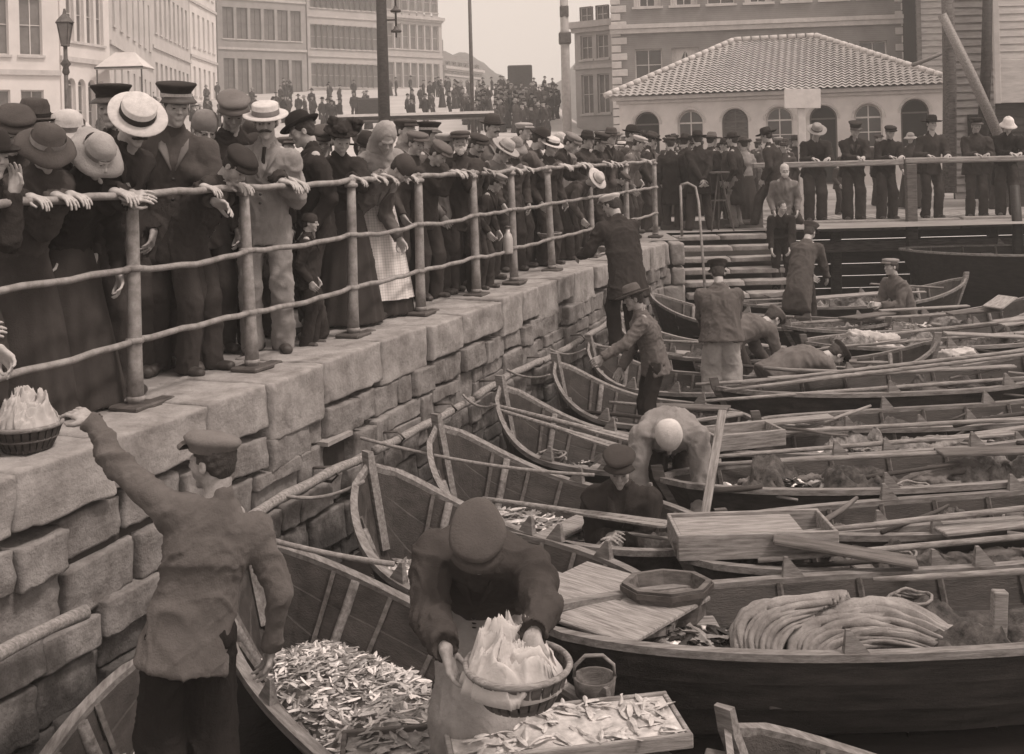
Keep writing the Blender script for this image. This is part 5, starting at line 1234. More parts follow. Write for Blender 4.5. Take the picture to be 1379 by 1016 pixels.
sheet('sailcloth', 'smaller folded end of sailcloth hanging over the gunwale, left of the great heap', [arc(pp, Yk[i_]+.02, .25) for i_, pp in enumerate((
    [(1062, 912), (1052, 880), (1066, 850), (1090, 836)], [(1045, 912), (1034, 872), (1056, 838), (1105, 822)], [(1026, 908), (1016, 862), (1045, 826), (1120, 812)], [(1008, 902), (1000, 852), (1035, 818), (1130, 806)], [(996, 892), (992, 846), (1030, 814), (1140, 804)], [(990, 876), (996, 842), (1040, 816), (1150, 808)]))], pleat=.017, seed=4)
canvas('rolled_sail', 'long thin rolled sail tied with cord in the boat beyond the planked one', [(spline([tuple(at_y(1075, 575, 9.6)), tuple(at_y(1130, 582, 9.65)), tuple(at_y(1190, 580, 9.75)), tuple(at_y(1250, 590, 9.8))], 10), .05, .8)], .014, amp=.008)
canvas('rolled_sail', 'knotted sail roll slanting up at the right of the long planked boat', [(spline([tuple(at_y(1190, 668, 8.3)), tuple(at_y(1240, 640, 8.4)), tuple(at_y(1290, 628, 8.5)), tuple(at_y(1350, 625, 8.6))], 10), .055, .8), (spline([tuple(at_y(1190, 668, 8.25)), tuple(at_y(1230, 655, 8.3)), tuple(at_y(1280, 640, 8.5))], 6), .04, .8)], .014, m=mat('dark_canvas', .14, .95, .5, 6, .8, 60), amp=.012, seed=6)
canvas('rumpled_cloth', 'dark rumpled clothes in the long planked boat behind the pale box', [([tuple(at_y(1000+i*38, 650+6*math.sin(i*2), 8.2)), tuple(at_y(1040+i*38, 645+8*math.sin(i*3), 8.3))], .05+.015*math.sin(i*5), .7) for i in range(4)], .015, m=MATS['dark_canvas'], amp=.02, cat='cloth', seed=8)
canvas('rumpled_cloth', 'pale cloth over the gunwale behind the great sailcloth heap', [(spline([tuple(at_y(1110, 745, 7.0)), tuple(at_y(1160, 738, 7.05)), tuple(at_y(1210, 733, 7.1)), tuple(at_y(1250, 742, 7.1))], 8), .04, .9)], .014, amp=.014, cat='cloth', seed=10)
canvas('white_sack', 'lumpy white sack in the far right boat beside the stooping man', [([tuple(at_y(1150, 452, 13.4)), tuple(at_y(1200, 458, 13.4))], .12, .8), ([tuple(at_y(1180, 470, 13.2)), tuple(at_y(1225, 475, 13.2))], .09, .8)], .022, amp=.025, cat='sack', m=mat('sacking', .5, .95, .3, 6, .8, 60), seed=12)
canvas('white_sack', 'second pale sack farther right, under the high bow', [([tuple(at_y(1275, 480, 12.6)), tuple(at_y(1300, 478, 12.6))], .13, .8)], .022, amp=.025, cat='sack', m=MATS['sacking'], seed=14)
# mooring ropes from the wall to the boats
def rope(lab, a, b_, sag=.08, r=.012):
    a, b_ = Vector(a), Vector(b_); P = [a.lerp(b_, t)-a-Vector((0, 0, sag*4*t*(1-t))) for t in np.linspace(0, 1, 14)]; o = MB().tube(P, r, 6).build('mooring_rope', M_ROPE, None, True); o.location = a; return tag(o, lab, 'rope', 'mooring ropes')
rope('thick rope from the wall over the fish-filled boat to the basket man', wpt(7.2, .12, -.66), at_z(530, 760, -.8), .03, .016)
rope('rope from below the drain hole down to the sitting man in the cap', wpt(9.0, .12, -.60), at_z(800, 640, -.85), .05, .013)
rope('rope from the wall beside the tall pale bow stem', wpt(7.9, .12, -.7), at_z(490, 648, -.62), .06)
rope('rope hanging from the fender pole to the bow under the oars', wpt(10.9, .12, -.68), at_z(668, 545, -.6), .06)
rope('short rope from the wall to the bow under the quilted jacket', wpt(13.3, .12, -.68), at_z(788, 470, -.65), .06)
rope('rope dropping from the fender pole to the empty bow', wpt(12.0, .12, -.66), at_z(740, 505, -.65), .05)

M_NET = mat('wet_net', .075, .75, .9, 14, 1, 60, dist=.012, spots=.5)
M_NETL = mat('pale_net', .2, .8, .8, 14, 1, 60, dist=.012, spots=.7)
def net_heap(k_, t0, t1, hgt, lab, m, seed):
    b = LB[k_]; nx, ny = 90, 26; P = np.zeros((nx+1, ny+1, 3)); 
    for i in range(nx+1):
        t = t0+(t1-t0)*i/nx
        for j in range(ny+1):
            v_ = (j/ny-.5)*2; P[i, j] = ((t-.5)*b.L, v_*b.halfw(t, .7)*.93, b.zg-.15)
    Q = P.reshape(-1, 3); u_ = np.repeat(np.linspace(0, 1, nx+1), ny+1); v_ = np.tile(np.linspace(-1, 1, ny+1), nx+1); ed = np.sqrt(np.clip(np.minimum(u_, 1-u_)*7, 0, 1))*np.sqrt(np.clip((1-np.abs(v_))*3, 0, 1))
    W_ = Q*np.array((1, 1.4, 1))+.12*np.stack([wn(Q, 2.2, seed+q, 1) for q in range(3)], 1)
    z = .5+.5*wn(W_, 1.3, seed, 2)+.3*np.maximum(1-2.2*np.abs(wn(W_*np.array((.5, 1.3, 1)), 2.4, seed+4, 1)), -.4)+.10*wn(W_, 7, seed+5, 2)
    Q = Q+np.stack([.02*wn(Q, 5, seed+6, 2), .02*wn(Q, 5, seed+7, 2), z*ed*hgt-.05], 1)
    F = [(i*(ny+1)+j, (i+1)*(ny+1)+j, (i+1)*(ny+1)+j+1, i*(ny+1)+j+1) for i in range(nx) for j in range(ny)]
    Mb = np.array(b.M); Wd = Q@Mb.T; c0 = b.world((t0+t1)/2, 0, b.zg-.25); o = mk('net_heap', Wd+np.array(b.mid)-np.array(c0), np.array(F), m, None, True); o.location = c0; tag(o, lab, 'net')
for i, (k_, t0, t1, hg, m_, lab) in enumerate((
    ('r1', .44, .97, .16, M_NET, 'dark wet net behind and beneath the folded sailcloth'), ('r2', .05, .55, .22, M_NET, 'dark net filling the boat right behind the sailcloth'), ('r2', .60, .95, .2, M_NETL, 'pale rumpled net at the right end of the boat behind the sailcloth'),
    ('r10a', .05, .6, .2, M_NET, 'dark net in the narrow black boat'), ('r10a', .62, .95, .2, M_NETL, 'pale net in the narrow black boat'), ('r3', .04, .46, .26, M_NET, 'dark heap of net right of the sitting man'), ('r3', .5, .94, .22, M_NETL, 'pale rumpled net in the long planked boat'),
    ('r4', .04, .5, .22, M_NETL, 'pale net at the left end of the rolled-sail boat'), ('r4', .5, .94, .2, M_NET, 'dark net under the rolled sail'), ('r10b', .05, .9, .2, M_NET, 'dark net along the narrow brown boat'), ('r5', .05, .8, .2, M_NET, 'dark net under the stacked oars'),
    ('r6', .1, .85, .2, M_NETL, 'pale net right of the pale oilskin trousers'), ('r10c', .05, .9, .22, M_NETL, 'pale net in the low dark boat'), ('r7', .05, .5, .28, M_NETL, 'pale net beside the white sacks'), ('r7', .5, .92, .22, M_NET, 'dark net at the right of the white sacks'), ('r8', .05, .9, .26, M_NETL, 'pale jumble of net under the loose boards'),
    ('r9', .1, .9, .24, M_NETL, 'pale net in the far boat'), ('b9', .1, .8, .22, M_NET, 'dark net in the boat by the steps'), ('b8', .1, .7, .2, M_NET, 'dark net behind the wide-hatted man'), ('b5', .05, .62, .18, M_NET, 'dark net under the three long oars'), ('b6', .05, .6, .18, M_NET, 'dark net left of the pale-hatted man'), ('b7', .05, .6, .18, M_NET, 'dark net below the quilted jacket'), ('b4', .03, .4, .16, M_NET, 'dark net beside the sitting man'), ('b3', .03, .3, .14, M_NETL, 'pale net behind the basket man'))):
    net_heap(k_, t0, t1, hg*.9, lab, m_, 100+i*3)
# --- loose gear: coils, nets, short sticks, buckets
rg = random.Random(33)
def coil(c, r, lab):
    P = []
    for i in range(70):
        a = i*.42; q = r*(.75+.25*math.sin(i*.37)); P.append((q*math.cos(a), q*math.sin(a)*.85, .012+i*.0011+.008*math.sin(i*1.3)))
    o = MB().tube(P, .009, 5).build('rope_coil', M_ROPE, None, True); o.location = c; return tag(o, lab, 'rope', 'rope coils in the boats')
WH = {'r1': 'the sailcloth boat', 'r2': 'the boat behind the sailcloth boat', 'r3': 'the long planked boat', 'r4': 'the rolled-sail boat', 'r5': 'the high-bowed boat', 'r6': 'the short boat by the pale trousers', 'r7': 'the boat with white sacks', 'r8': 'the board-littered boat', 'r9': 'the far boat by the seated man', 'r10a': 'the narrow black boat', 'r10b': 'the narrow brown boat', 'r10c': 'the low dark boat beyond the high bow', 'b3': 'the boat behind the basket man', 'b4': 'the boat beside the sitting man', 'b5': 'the boat under the long oars', 'b6': 'the boat left of the pale-hatted man', 'b7': 'the boat by the quilted jacket', 'b8': 'the boat behind the wide-hatted man', 'b2': 'the fish-filled boat', 'b9': 'the boat at the foot of the steps'}
for k_, t, y in (('r1', .5, .3), ('r2', .35, .1), ('r3', .42, -.2), ('r4', .35, -.1), ('r7', .62, -.3), ('r8', .4, .2), ('b5', .72, .1), ('b3', .78, -.1), ('r2', .62, -.15), ('b6', .72, .05)):
    b = LB[k_]; coil(b.world(t, y, b.zg-.12), rg.uniform(.10, .16), 'coil of rope in '+WH[k_])
def stick(b, t, y, z, L, yaw, pitch, lab):
    r = rg.uniform(.010, .022); P = [(-L/2, 0, 0), (-L/6, rg.uniform(-.02, .02), rg.uniform(-.01, .01)), (L/4, rg.uniform(-.02, .02), 0), (L/2, 0, rg.uniform(-.01, .01))]
    o = MB().tube(P, [r, r*1.1, r, r*.7], 6).build('stick', rg.choice((M_WOODL, M_WOODM, M_WOODL, M_WOODD)), None, True); o.location = b.world(t, y, z); o.rotation_euler = (0, pitch, b.yaw+yaw); tag(o, lab, 'stick', 'short sticks and poles in the boats')
for k_ in ('r2', 'r3', 'r4', 'r5', 'r6', 'r7', 'r8', 'r9', 'r2', 'r3', 'r4', 'r7', 'r8', 'b4', 'b6', 'r5', 'r6', 'r8', 'r7', 'r3', 'r4', 'r10a', 'r10b', 'r10c', 'r10a', 'r10b', 'r10c'):
    b = LB[k_]
    for q in range(2): stick(b, rg.uniform(.05, .8), rg.uniform(-.5, .5), b.zg+rg.uniform(-.06, .10), rg.uniform(.4, 1.5), rg.uniform(-.7, .7), rg.uniform(-.16, .16), 'short pole lying in '+WH[k_])
for i, (k_, t, y, r, dark) in enumerate((('r3', .5, .1, .16, 1), ('r4', .55, .1, .18, 0), ('r4', .15, .0, .16, 1), ('r2', .5, .0, .18, 1), ('r2', .72, .1, .16, 0), ('r5', .5, .1, .18, 1), ('r7', .3, -.1, .2, 1), ('r8', .15, .1, .18, 1), ('r8', .62, 0, .2, 0), ('r9', .6, 0, .2, 1), ('r6', .4, 0, .16, 1), ('b5', .25, .1, .15, 1), ('r1', .12, .1, .14, 1), ('r3', .75, -.1, .18, 1), ('r5', .72, 0, .2, 1), ('b8', .4, 0, .17, 1), ('b9', .5, 0, .2, 1), ('r9', .3, .1, .18, 0), ('r10a', .25, 0, .17, 1), ('r10a', .62, 0, .16, 1), ('r10b', .2, 0, .16, 0), ('r10b', .6, 0, .18, 1), ('r10c', .3, 0, .18, 1), ('r10c', .7, 0, .18, 0), ('r1', .9, .0, .13, 1))):
    b = LB[k_]; p = b.world(t, y, b.zg-.10); a = b.yaw+rg.uniform(-.5, .5); st2 = []
    for q in range(5):
        o_ = Vector((rg.uniform(-.4, .4)*r*1.6, rg.uniform(-.4, .4)*r, rg.uniform(-.1, .25)*r)); d = Vector((math.cos(a+rg.uniform(-.7, .7)), math.sin(a+rg.uniform(-.7, .7)), rg.uniform(-.2, .2)))*r*rg.uniform(.6, 1.3); st2.append(([tuple(p+o_-d), tuple(p+o_), tuple(p+o_+d)], r*rg.uniform(.22, .36), .6))
    canvas('oilskin_heap', ('dark' if dark else 'pale')+' oilskins at the '+('left end' if t < .35 else 'middle' if t < .65 else 'right end')+' of '+WH[k_], st2, .016 if i < 6 else .02, m=MATS['dark_canvas'] if dark else M_CANVAS, amp=.014, cat='clothes', seed=40+i)
# ---------------------------------------------------------------- who stands where
HTOP = {'knit': .135, 'bowler': .165, 'peaked': .135, 'flat': .125, 'wide': .155, 'helmet': .18, 'boater': .13, 'feather': .18, 'bonnet': .145}
def place(o, top, yaw, z0=0.0, smax=1.2, scale=None, rail=None, rz_=1.335, hands=(-.2, .2)):
    J = skeleton(o); hc = J['hc']; t = hc[2]+HTOP.get(o.get('hat'), .115)*max(.5, abs(J['HM'][2, 2]))
    s = scale or max(.5, min(smax, (top[2]-z0)/t)); c, sn = math.cos(yaw), math.sin(yaw)
    loc = Vector((top[0]-(c*hc[0]-sn*hc[1])*s, top[1]-(sn*hc[0]+c*hc[1])*s, z0 if not scale else top[2]-t*s))
    def loc_(p): d = Vector(p)-loc; return ((c*d.x+sn*d.y)/s, (-sn*d.x+c*d.y)/s, d.z/s)
    if rail == 'q':
        base = wpt(0, 0, 0); al = (Vector((top[0], top[1], 0))-base).dot(WD)
        for k, n in ((0, 'l'), (1, 'r')):
            if hands[k] is None or o.get('wh'+n) is not None: continue
            dirn = WD*(hands[k]) if math.cos(yaw+R(111)) > -.2 else WD*(-hands[k])
            p = wpt(al, 0, 0)+dirn; p = Vector((p.x, p.y, rz_))+WN*(-.42*WN.x-.035); o['h'+n] = loc_(p); o['pn'+n] = loc_(p+Vector((0, 0, -1))) and (0, .2, -1); q = loc_(p+WN*.3+Vector((0, 0, -.05))); h_ = loc_(p); o['hd'+n] = tuple(q[i]-h_[i] for i in range(3))
    if rail == 'p':
        for k, n in ((0, 'l'), (1, 'r')):
            if hands[k] is None: continue
            p = Vector((top[0]-hands[k], 21.46, 1.25)); o['h'+n] = loc_(p); o['pn'+n] = (0, .2, -1); o['hd'+n] = (.6 if n == 'l' else -.6, .6, -.15)
    for n in 'lr':
        if o.get('wh'+n) is not None: o['h'+n] = loc_(o['wh'+n])
        if o.get('whd'+n) is not None: q = loc_(Vector(o['whd'+n])+loc); o['hd'+n] = q
    r = figure(o); r.location = loc; r.rotation_euler = (0, 0, yaw); r.scale = (s, s, s); return r
SEED = [10]
RH = random.Random(3)
def Pq(px, py, c, yaw, label, group='people leaning on the quay railing', rail='q', hands=0, smax=1.2, **o):
    if hands == 0: hands = RH.choice(((-.2, .2), (None, .12), (-.1, None), (-.05, .06), (-.28, .1), (None, None)))
    SEED[0] += 1; o.setdefault('seed', SEED[0]); o.setdefault('side', RH.uniform(-.10, .10)); o.setdefault('twist', RH.uniform(-.25, .25)); hd_ = o.get('head', (0, 0)); o['head'] = (hd_[0]+RH.uniform(-.3, .3), hd_[1]+.08); top = at_c(px, py, c); near = top.y < 10.5
    o.setdefault('h', .014 if near else .018); o.setdefault('hf', .0065 if top.y < 9.5 else .0095)
    r = place(o, top, R(yaw), 0, smax, rail=rail, hands=hands); return tag(r, label, 'person', group)
# --- front rows at the railing, left to right
Pq(-12, 172, .50, -120, 'person in black cut off by the left edge, pale spread hand raised', lean=.35, hat='bowler', hatv=.04, coat=.045, whl=tuple(at_c(18, 262, .40)), whdl=(.1, .1, 1), curll=.25, hands=(None, .2))
Pq(45, 134, 1.15, -150, 'man in a tall dark hat behind the bonneted women at the far left', rail=None, hat='wide', hatv=.09, coat=.06)
Pq(88, 152, .95, -140, 'woman in a big white drooping bonnet, second row at the far left', rail=None, hat='bonnet', hatv=.8, tilt=.35, tiltx=.25, female=1, coat=.06, skirt=1, head=(.3, .4))
Pq(62, 172, .55, -125, 'woman with dark floppy bonnet bent over the rail, pale sleeve on the bar', lean=.42, hat='bonnet', hatv=.12, female=1, coat=.10, skirt=1, head=(-.2, .5), bag=1.08)
Pq(128, 186, .50, -135, 'woman in a pale-brimmed black bonnet looking down beside the straw-hatted man', lean=.45, hat='bonnet', hatv=.5, tilt=.3, tiltx=-.25, female=1, coat=.035, skirt=1, head=(.1, .6))
Pq(149, 108, 1.25, -165, 'tallest man in a flat-topped dark peaked cap behind the straw boater', rail=None, hat='peaked', hatv=.035, coat=.05, skin=M_SKIND, smax=1.14)
Pq(182, 138, .50, -128, 'man in a wide straw boater stooping over the rail', lean=.50, hat='boater', tilt=.15, tiltx=-.2, coat=.05, head=(-.35, .45), moust=1, shirt=.5, coatlen=.3, whr=tuple(at_c(168, 270, .42)))
Pq(236, 115, .85, -168, 'upright young seaman in dark peaked cap with pale lapels, one arm reaching right', rail='q', lean=.10, hat='peaked', hatv=.05, braid=1, coat=.11, lapel=.26, shirt=.10, coatlen=.34, head=(.05, .12), whl=tuple(at_c(286, 272, .40)), whdl=(.8, -.3, -.2), bag=1.1, hands=(None, .1))
Pq(312, 130, .95, -150, 'young man in speckled tweed cap and white collar looking down', rail='q', lean=.2, hat='flat', hatv=.24, coat=.06, shirt=.75, head=(-.1, .5))
Pq(318, 207, .36, -120, 'boy in a dark cap with his head low over the rail', lean=.62, hat='flat', hatv=.05, coat=.07, head=(-.3, .7), smax=1.1, shirt=.5)
Pq(357, 140, .62, -170, 'moustached man in straw boater and light jacket, hands on top of a post', lean=.14, hat='boater', paleband=1, coat=.42, lapel=.36, shirt=.6, tie=1, moust=1, trous=.42, head=(.1, .15), hands=(-.06, .08), bag=1.08)
Pq(405, 150, .80, 112, 'man in a tilted black bowler turned left with white shirt front', rail=None, hat='bowler', hatv=.03, tilt=.3, coat=.045, shirt=.75, head=(.1, .25), hr=(.1, .35, 1.15))
Pq(458, 163, .72, -172, 'smiling woman in a black feathered hat bending to the rail', lean=.30, hat='feather', hatv=.035, female=1, coat=.05, skirt=1, head=(.25, .3))
Pq(417, 287, .52, -100, 'small child in dark knitted cap seen between the rails', 'children at the quay railing', rail=None, hat='knit', hatv=.07, coat=.05, trous=.05, smax=1.0)
Pq(518, 172, .52, -158, 'woman in a pale headscarf and white checked apron leaning over the rail', lean=.55, hat='scarf', hatv=.5, nohair=1, female=1, coat=.45, skirt=1, apron=.72, trous=.05, head=(-.1, .7), bag=1.08, hdr=None)
Pq(540, 217, .30, -105, 'stooping person in a striped dark knitted cap, head below the rail line', lean=.85, hat='knit', hatv=.10, coat=.22, head=(-.2, .9), smax=1.15)
Pq(545, 160, 1.25, -120, 'man in round dark cap behind the pale-scarfed woman', rail=None, hat='flat', hatv=.09, coat=.3)
Pq(577, 166, 1.1, -100, 'man in black peaked cap with pale band, second row mid railing', rail=None, hat='peaked', hatv=.04, braid=1, coat=.2)
Pq(600, 180, .8, -100, 'person in a pale flat cap turned away behind the bearded man', rail=None, hat='flat', hatv=.45, coat=.3)
Pq(619, 176, .60, -172, 'old man with white beard and dark cap, forearms on the rail', lean=.16, hat='flat', hatv=.12, beard=.5, skin=M_SKIND, coat=.085, trous=.06, bag=1.12, coatlen=.32, hands=(-.28, .28))
Pq(590, 195, .62, -125, 'man bowed in a dark coat between two railing posts', lean=.3, hat='flat', hatv=.2, coat=.07, head=(0, .6))
Pq(662, 153, 1.35, -140, 'moustached man in a round dark bowler standing tall mid crowd', rail=None, hat='bowler', hatv=.09, moust=1, coat=.25)
Pq(705, 165, 1.6, -120, 'man in a whitish flat cap behind the two bowlers', rail=None, hat='flat', hatv=.55, coat=.2)
Pq(678, 190, .62, -125, 'person in a pale shallow brimmed hat bending at the rail', lean=.35, hat='wide', hatv=.5, coat=.28, head=(-.2, .5))
Pq(727, 172, .75, -100, 'man in dark bowler and grey coat in profile, leaning right', lean=.28, hat='bowler', hatv=.07, coat=.17, bag=1.1, head=(-.1, .3))
Pq(668, 236, .40, -120, 'child with pale peaked cap pressed against the middle bars', 'children at the quay railing', rail=None, lean=.3, hat='peaked', hatv=.42, coat=.06, smax=1.0, head=(0, .4))
Pq(768, 182, .62, -120, 'woman with white collar leaning on the rail, centre of the picture', lean=.35, hat='flat', hatv=.3, female=1, coat=.06, shirt=.7, skirt=1, head=(0, .5))
Pq(755, 178, 1.0, -150, 'bare-headed pale-haired person behind the white-collared woman', rail=None, hair=M_GREYH, coat=.3)
Pq(790, 176, .8, -130, 'man in a black brimmed hat with arm on the rail near its far end', lean=.2, hat='wide', hatv=.05, coat=.08)
Pq(801, 236, .22, -115, 'person in a broad white hat hanging head-down over the rail', lean=.95, hat='wide', hatv=.8, coat=.12, head=(-.2, .9), smax=1.15)
Pq(822, 172, .9, -150, 'man with open white shirt front and dark hat, far end of the railing', rail=None, hat='wide', hatv=.12, coat=.06, shirt=.75, tie=1)
Pq(838, 235, .30, -100, 'man in a brown coat doubled over the far railing', lean=.8, hat='flat', hatv=.12, coat=.14, head=(-.1, .7))
Pq(850, 168, 1.0, -120, 'man in a round black hat by the far railing end', rail=None, hat='bowler', hatv=.04, coat=.1)
Pq(860, 184, .55, -110, 'person in a white cap, forearms on the last rail section', lean=.3, hat='flat', hatv=.7, coat=.25, head=(0, .3))
# crowd behind them: built once per kind, copied
KINDS = [('man in a bowler', dict(hat='bowler', hatv=.06, coat=.07)), ('man in a peaked cap', dict(hat='peaked', hatv=.06, coat=.08)), ('man in a flat cap', dict(hat='flat', hatv=.15, coat=.12)), ('woman in a pale hat', dict(hat='bonnet', hatv=.5, female=1, skirt=1, coat=.1)), ('man in a dark brimmed hat', dict(hat='wide', hatv=.06, coat=.06)), ('man in a straw boater', dict(hat='boater', coat=.15, shirt=.6)), ('boy in a knitted cap', dict(hat='knit', hatv=.12, coat=.1)), ('woman in a feathered hat', dict(hat='feather', hatv=.06, female=1, skirt=1, coat=.2)), ('bearded man in a light cap', dict(hat='flat', hatv=.45, beard=.3, coat=.1))]
PROTO = []
for i, (n_, o) in enumerate(KINDS):
    r = figure(dict(o, h=.022, hf=.012, seed=50+i, lean=.05, hl=(-.2, .22, .95), hr=(.2, .2, .92))); PROTO.append([r, n_, False])
def proto(i, loc, yaw, s, label, group):
    r, n_, used = PROTO[i % len(PROTO)]
    if used: c = copy_tree(r)
    else: c = r; PROTO[i % len(PROTO)][2] = True
    c.location = loc; c.rotation_euler = (0, 0, yaw); c.scale = (s, s, s); return tag(c, label % n_ if '%' in label else label, 'person', group)
rg = random.Random(21); k = 0
for (px, c) in ((20, 1.8), (110, 2.0), (200, 1.7), (268, 1.5), (290, 2.3), (345, 1.5), (378, 2.0), (435, 1.5), (480, 1.4), (500, 2.1), (560, 2.0), (586, 1.6), (628, 1.5), (640, 2.1), (685, 1.6), (742, 1.5), (722, 2.3), (765, 1.7), (780, 2.4), (800, 1.6), (812, 2.3), (835, 1.8), (845, 2.6), (862, 1.7), (875, 1.2), (660, 2.6), (700, 3.0), (750, 3.1), (820, 3.2), (870, 2.8)):
    p = at_c(px, 190, c); k += 1; j = rg.choice((0, 1, 2, 2, 3, 4, 4, 5, 6, 7, 8)); hh = rg.uniform(.90, 1.0)
    side = 'far left' if px < 250 else 'left of centre' if px < 520 else 'mid railing' if px < 720 else 'far railing end'
    proto(j, (p.x, p.y, 0), R(rg.uniform(-170, -80)), hh, '%s, back rows, '+side, 'people in the rows behind the railing')
for (px, py, c, yw, h_, hv, cv, lab) in ((18, 150, 1.0, -150, 'flat', .1, .05, 'man with a round dark cap squeezed in at the far left edge'), (210, 160, 1.15, -160, 'bowler', .05, .06, 'shadowed face between the straw boater and the young seaman'), (275, 152, 1.1, -140, 'knit', .3, .09, 'lad between the seaman and the tweed-capped youth'), (338, 165, 1.2, -150, 'wide', .06, .05, 'dark brimmed hat behind the pale-jacketed man with moustache'), (433, 172, 1.0, -165, 'flat', .12, .07, 'man whose cap shows between bowler and feathered hat'), (492, 178, 1.05, -150, 'bowler', .05, .08, 'bowler-hatted man right of the feathered hat'), (560, 178, .9, -140, 'flat', .2, .1, 'man in a grey cap, two places left of the white-bearded man'), (642, 182, .75, -140, 'flat', .08, .06, 'dark-capped man squeezed right of the white-bearded man'), (694, 186, .85, -150, 'bonnet', .35, .09, 'woman in a grey bonnet between the two bowlers'), (742, 186, .6, -130, 'boater', .3, .08, 'straw-hatted person just left of the white-collared woman'), (808, 182, .7, -130, 'peaked', .06, .06, 'peaked cap beside the open white shirt front'), (876, 178, .8, -100, 'wide', .1, .08, 'last man at the very end of the iron railing')):
    Pq(px, py, c, yw, lab, 'people leaning on the quay railing', rail=None, hat=h_, hatv=hv, coat=cv, lean=.12, head=(RH.uniform(-.4, .4), RH.uniform(.1, .5)), moust=int(px % 3 == 0))
# --- group with their backs turned at the end of the quay
def Pz(px, py, Y, yaw, label, group=None, z0=0.0, **o):
    SEED[0] += 1; o.setdefault('seed', SEED[0]); o.setdefault('h', .02 if Y > 16 else .016); o.setdefault('hf', .010 if Y > 12 else .008)
    kw = {k_: o.pop(k_) for k_ in ('rail', 'hands', 'scale', 'smax') if k_ in o}; r = place(o, at_y(px, py, Y), R(yaw), z0, **kw); return tag(r, label, 'person', group)
G1 = 'men standing at the end of the quay'
Pz(903, 185, 20.9, -20, 'man in dark coat and cap at the left of the standing group', G1, hat='flat', hatv=.09, coat=.05, coatlen=.6)
Pz(938, 176, 20.5, 10, 'broad man seen from behind, hands clasped, pale cloth hanging between his legs', G1, hat='wide', hatv=.05, coat=.04, coatlen=.35, hl=(-.03, -.20, .92), hr=(.03, -.21, .92), poll=(-1, -.3, -.2), polr=(1, -.3, -.2), feet=((-.2, 0), (.2, 0)), wide=1.1, bag=1.1)
Pz(922, 180, 21.6, -40, 'man in a dark hat half hidden behind the broad man', G1, hat='wide', hatv=.06, coat=.06, coatlen=.5)
Pz(958, 178, 21.2, -60, 'man in a grey brimmed hat beside the broad man', G1, hat='wide', hatv=.2, coat=.07, coatlen=.4)
Pz(985, 177, 20.8, 60, 'man in a long dark coat facing left beside a thin stand', G1, hat='bowler', hatv=.06, coat=.06, coatlen=.65, trous=.3)
Pz(975, 186, 22.5, 100, 'man in a dark bowler behind the thin stand', G1, hat='bowler', hatv=.05, coat=.08)
Pz(1000, 184, 22.0, 20, 'woman in pale blouse partly hidden in the standing group', G1, hat='wide', hatv=.1, female=1, skirt=1, coat=.4)
Pz(1031, 172, 20.3, 55, 'large striding man in black slouch hat and belted long coat', G1, hat='wide', hatv=.04, coat=.06, coatlen=.7, bag=1.12, wide=1.05, lean=.12, feet=((-.2, .35), (.18, -.4)), head=(.1, .2))
Pz(1055, 192, 22.3, 150, 'man in dark clothes behind the striding man', G1, hat='flat', hatv=.12, coat=.12)
b = MB()
# --- men leaning on the timber rail at the right
G2 = 'men leaning on the timber rail'
kw = dict(rail='p', lean=.34, wide=1.14, baggy=1.3, poll=(-1, -.1, -.2), polr=(1, -.1, -.2))
Pz(1099, 168, 21.7, 178, 'man in a dented pale hat leaning on the timber rail, leftmost there', G2, hat='wide', hatv=.4, coat=.05, shirt=.5, hands=(-.16, .16), head=(0, .5), **kw)
Pz(1151, 166, 21.75, 175, 'man in dark peaked cap with hands joined over the timber rail', G2, hat='peaked', hatv=.05, coat=.055, lapel=.14, shirt=.5, hands=(-.06, .06), head=(.1, .35), **kw)
Pz(1198, 170, 21.75, 190, 'man in a flat black cap resting folded arms on the timber rail', G2, hat='flat', hatv=.04, coat=.045, hands=(-.12, .12), head=(-.2, .3), bag=1.1, **kw)
Pz(1254, 155, 21.75, 185, 'stout upright man in a black hat with white collar at the thick post', G2, hat='wide', hatv=.03, coat=.07, shirt=.7, hands=(-.2, .2), head=(0, 0), bag=1.12, lean=.1, rail='p', smax=1.25)
Pz(1314, 160, 21.75, 170, 'broad uniformed man with a pale badge by the leaning mast', G2, hat='peaked', hatv=.05, coat=.07, hands=(-.1, .15), head=(.1, .1), bag=1.14, wide=1.1, lean=.12, rail='p', skin=M_SKIND)
Pz(1357, 157, 21.75, 165, 'black-coated man in a white helmet, rightmost at the rail', G2, hat='helmet', hatv=1.0, coat=.025, shirt=.8, hands=(-.1, .1), head=(.2, .3), coatlen=.5, **kw)
for (px, py, Y, j, lab) in ((1128, 188, 24, 6, 'dark child figure between the rail men'), (1225, 185, 25.5, 3, 'pale woman walking behind the rail men'), (1180, 190, 27, 2, 'man passing far behind the timber rail'), (1068, 190, 26, 4, 'man in a dark hat beside the sign post'), (1335, 190, 24.5, 0, 'dark man behind the uniformed man')):
    p = at_y(px, py, Y); proto(j, (p.x, Y, 0), R(rg.uniform(120, 240)), .97 if j != 6 else .7, lab, None)
for n_, (px, Y) in enumerate([(rg.uniform(770, 1060), rg.uniform(24, 38)) for _ in range(60)]):
    p = at_y(px, 190, Y); proto(rg.choice((0, 1, 2, 2, 4, 4, 8, 3, 7, 1)), (p.x, Y, gz(p.x, Y)), R(rg.uniform(-180, 180)), rg.uniform(.9, 1.0), '%s in the crowd before the fish hall', 'crowd in front of the fish hall')
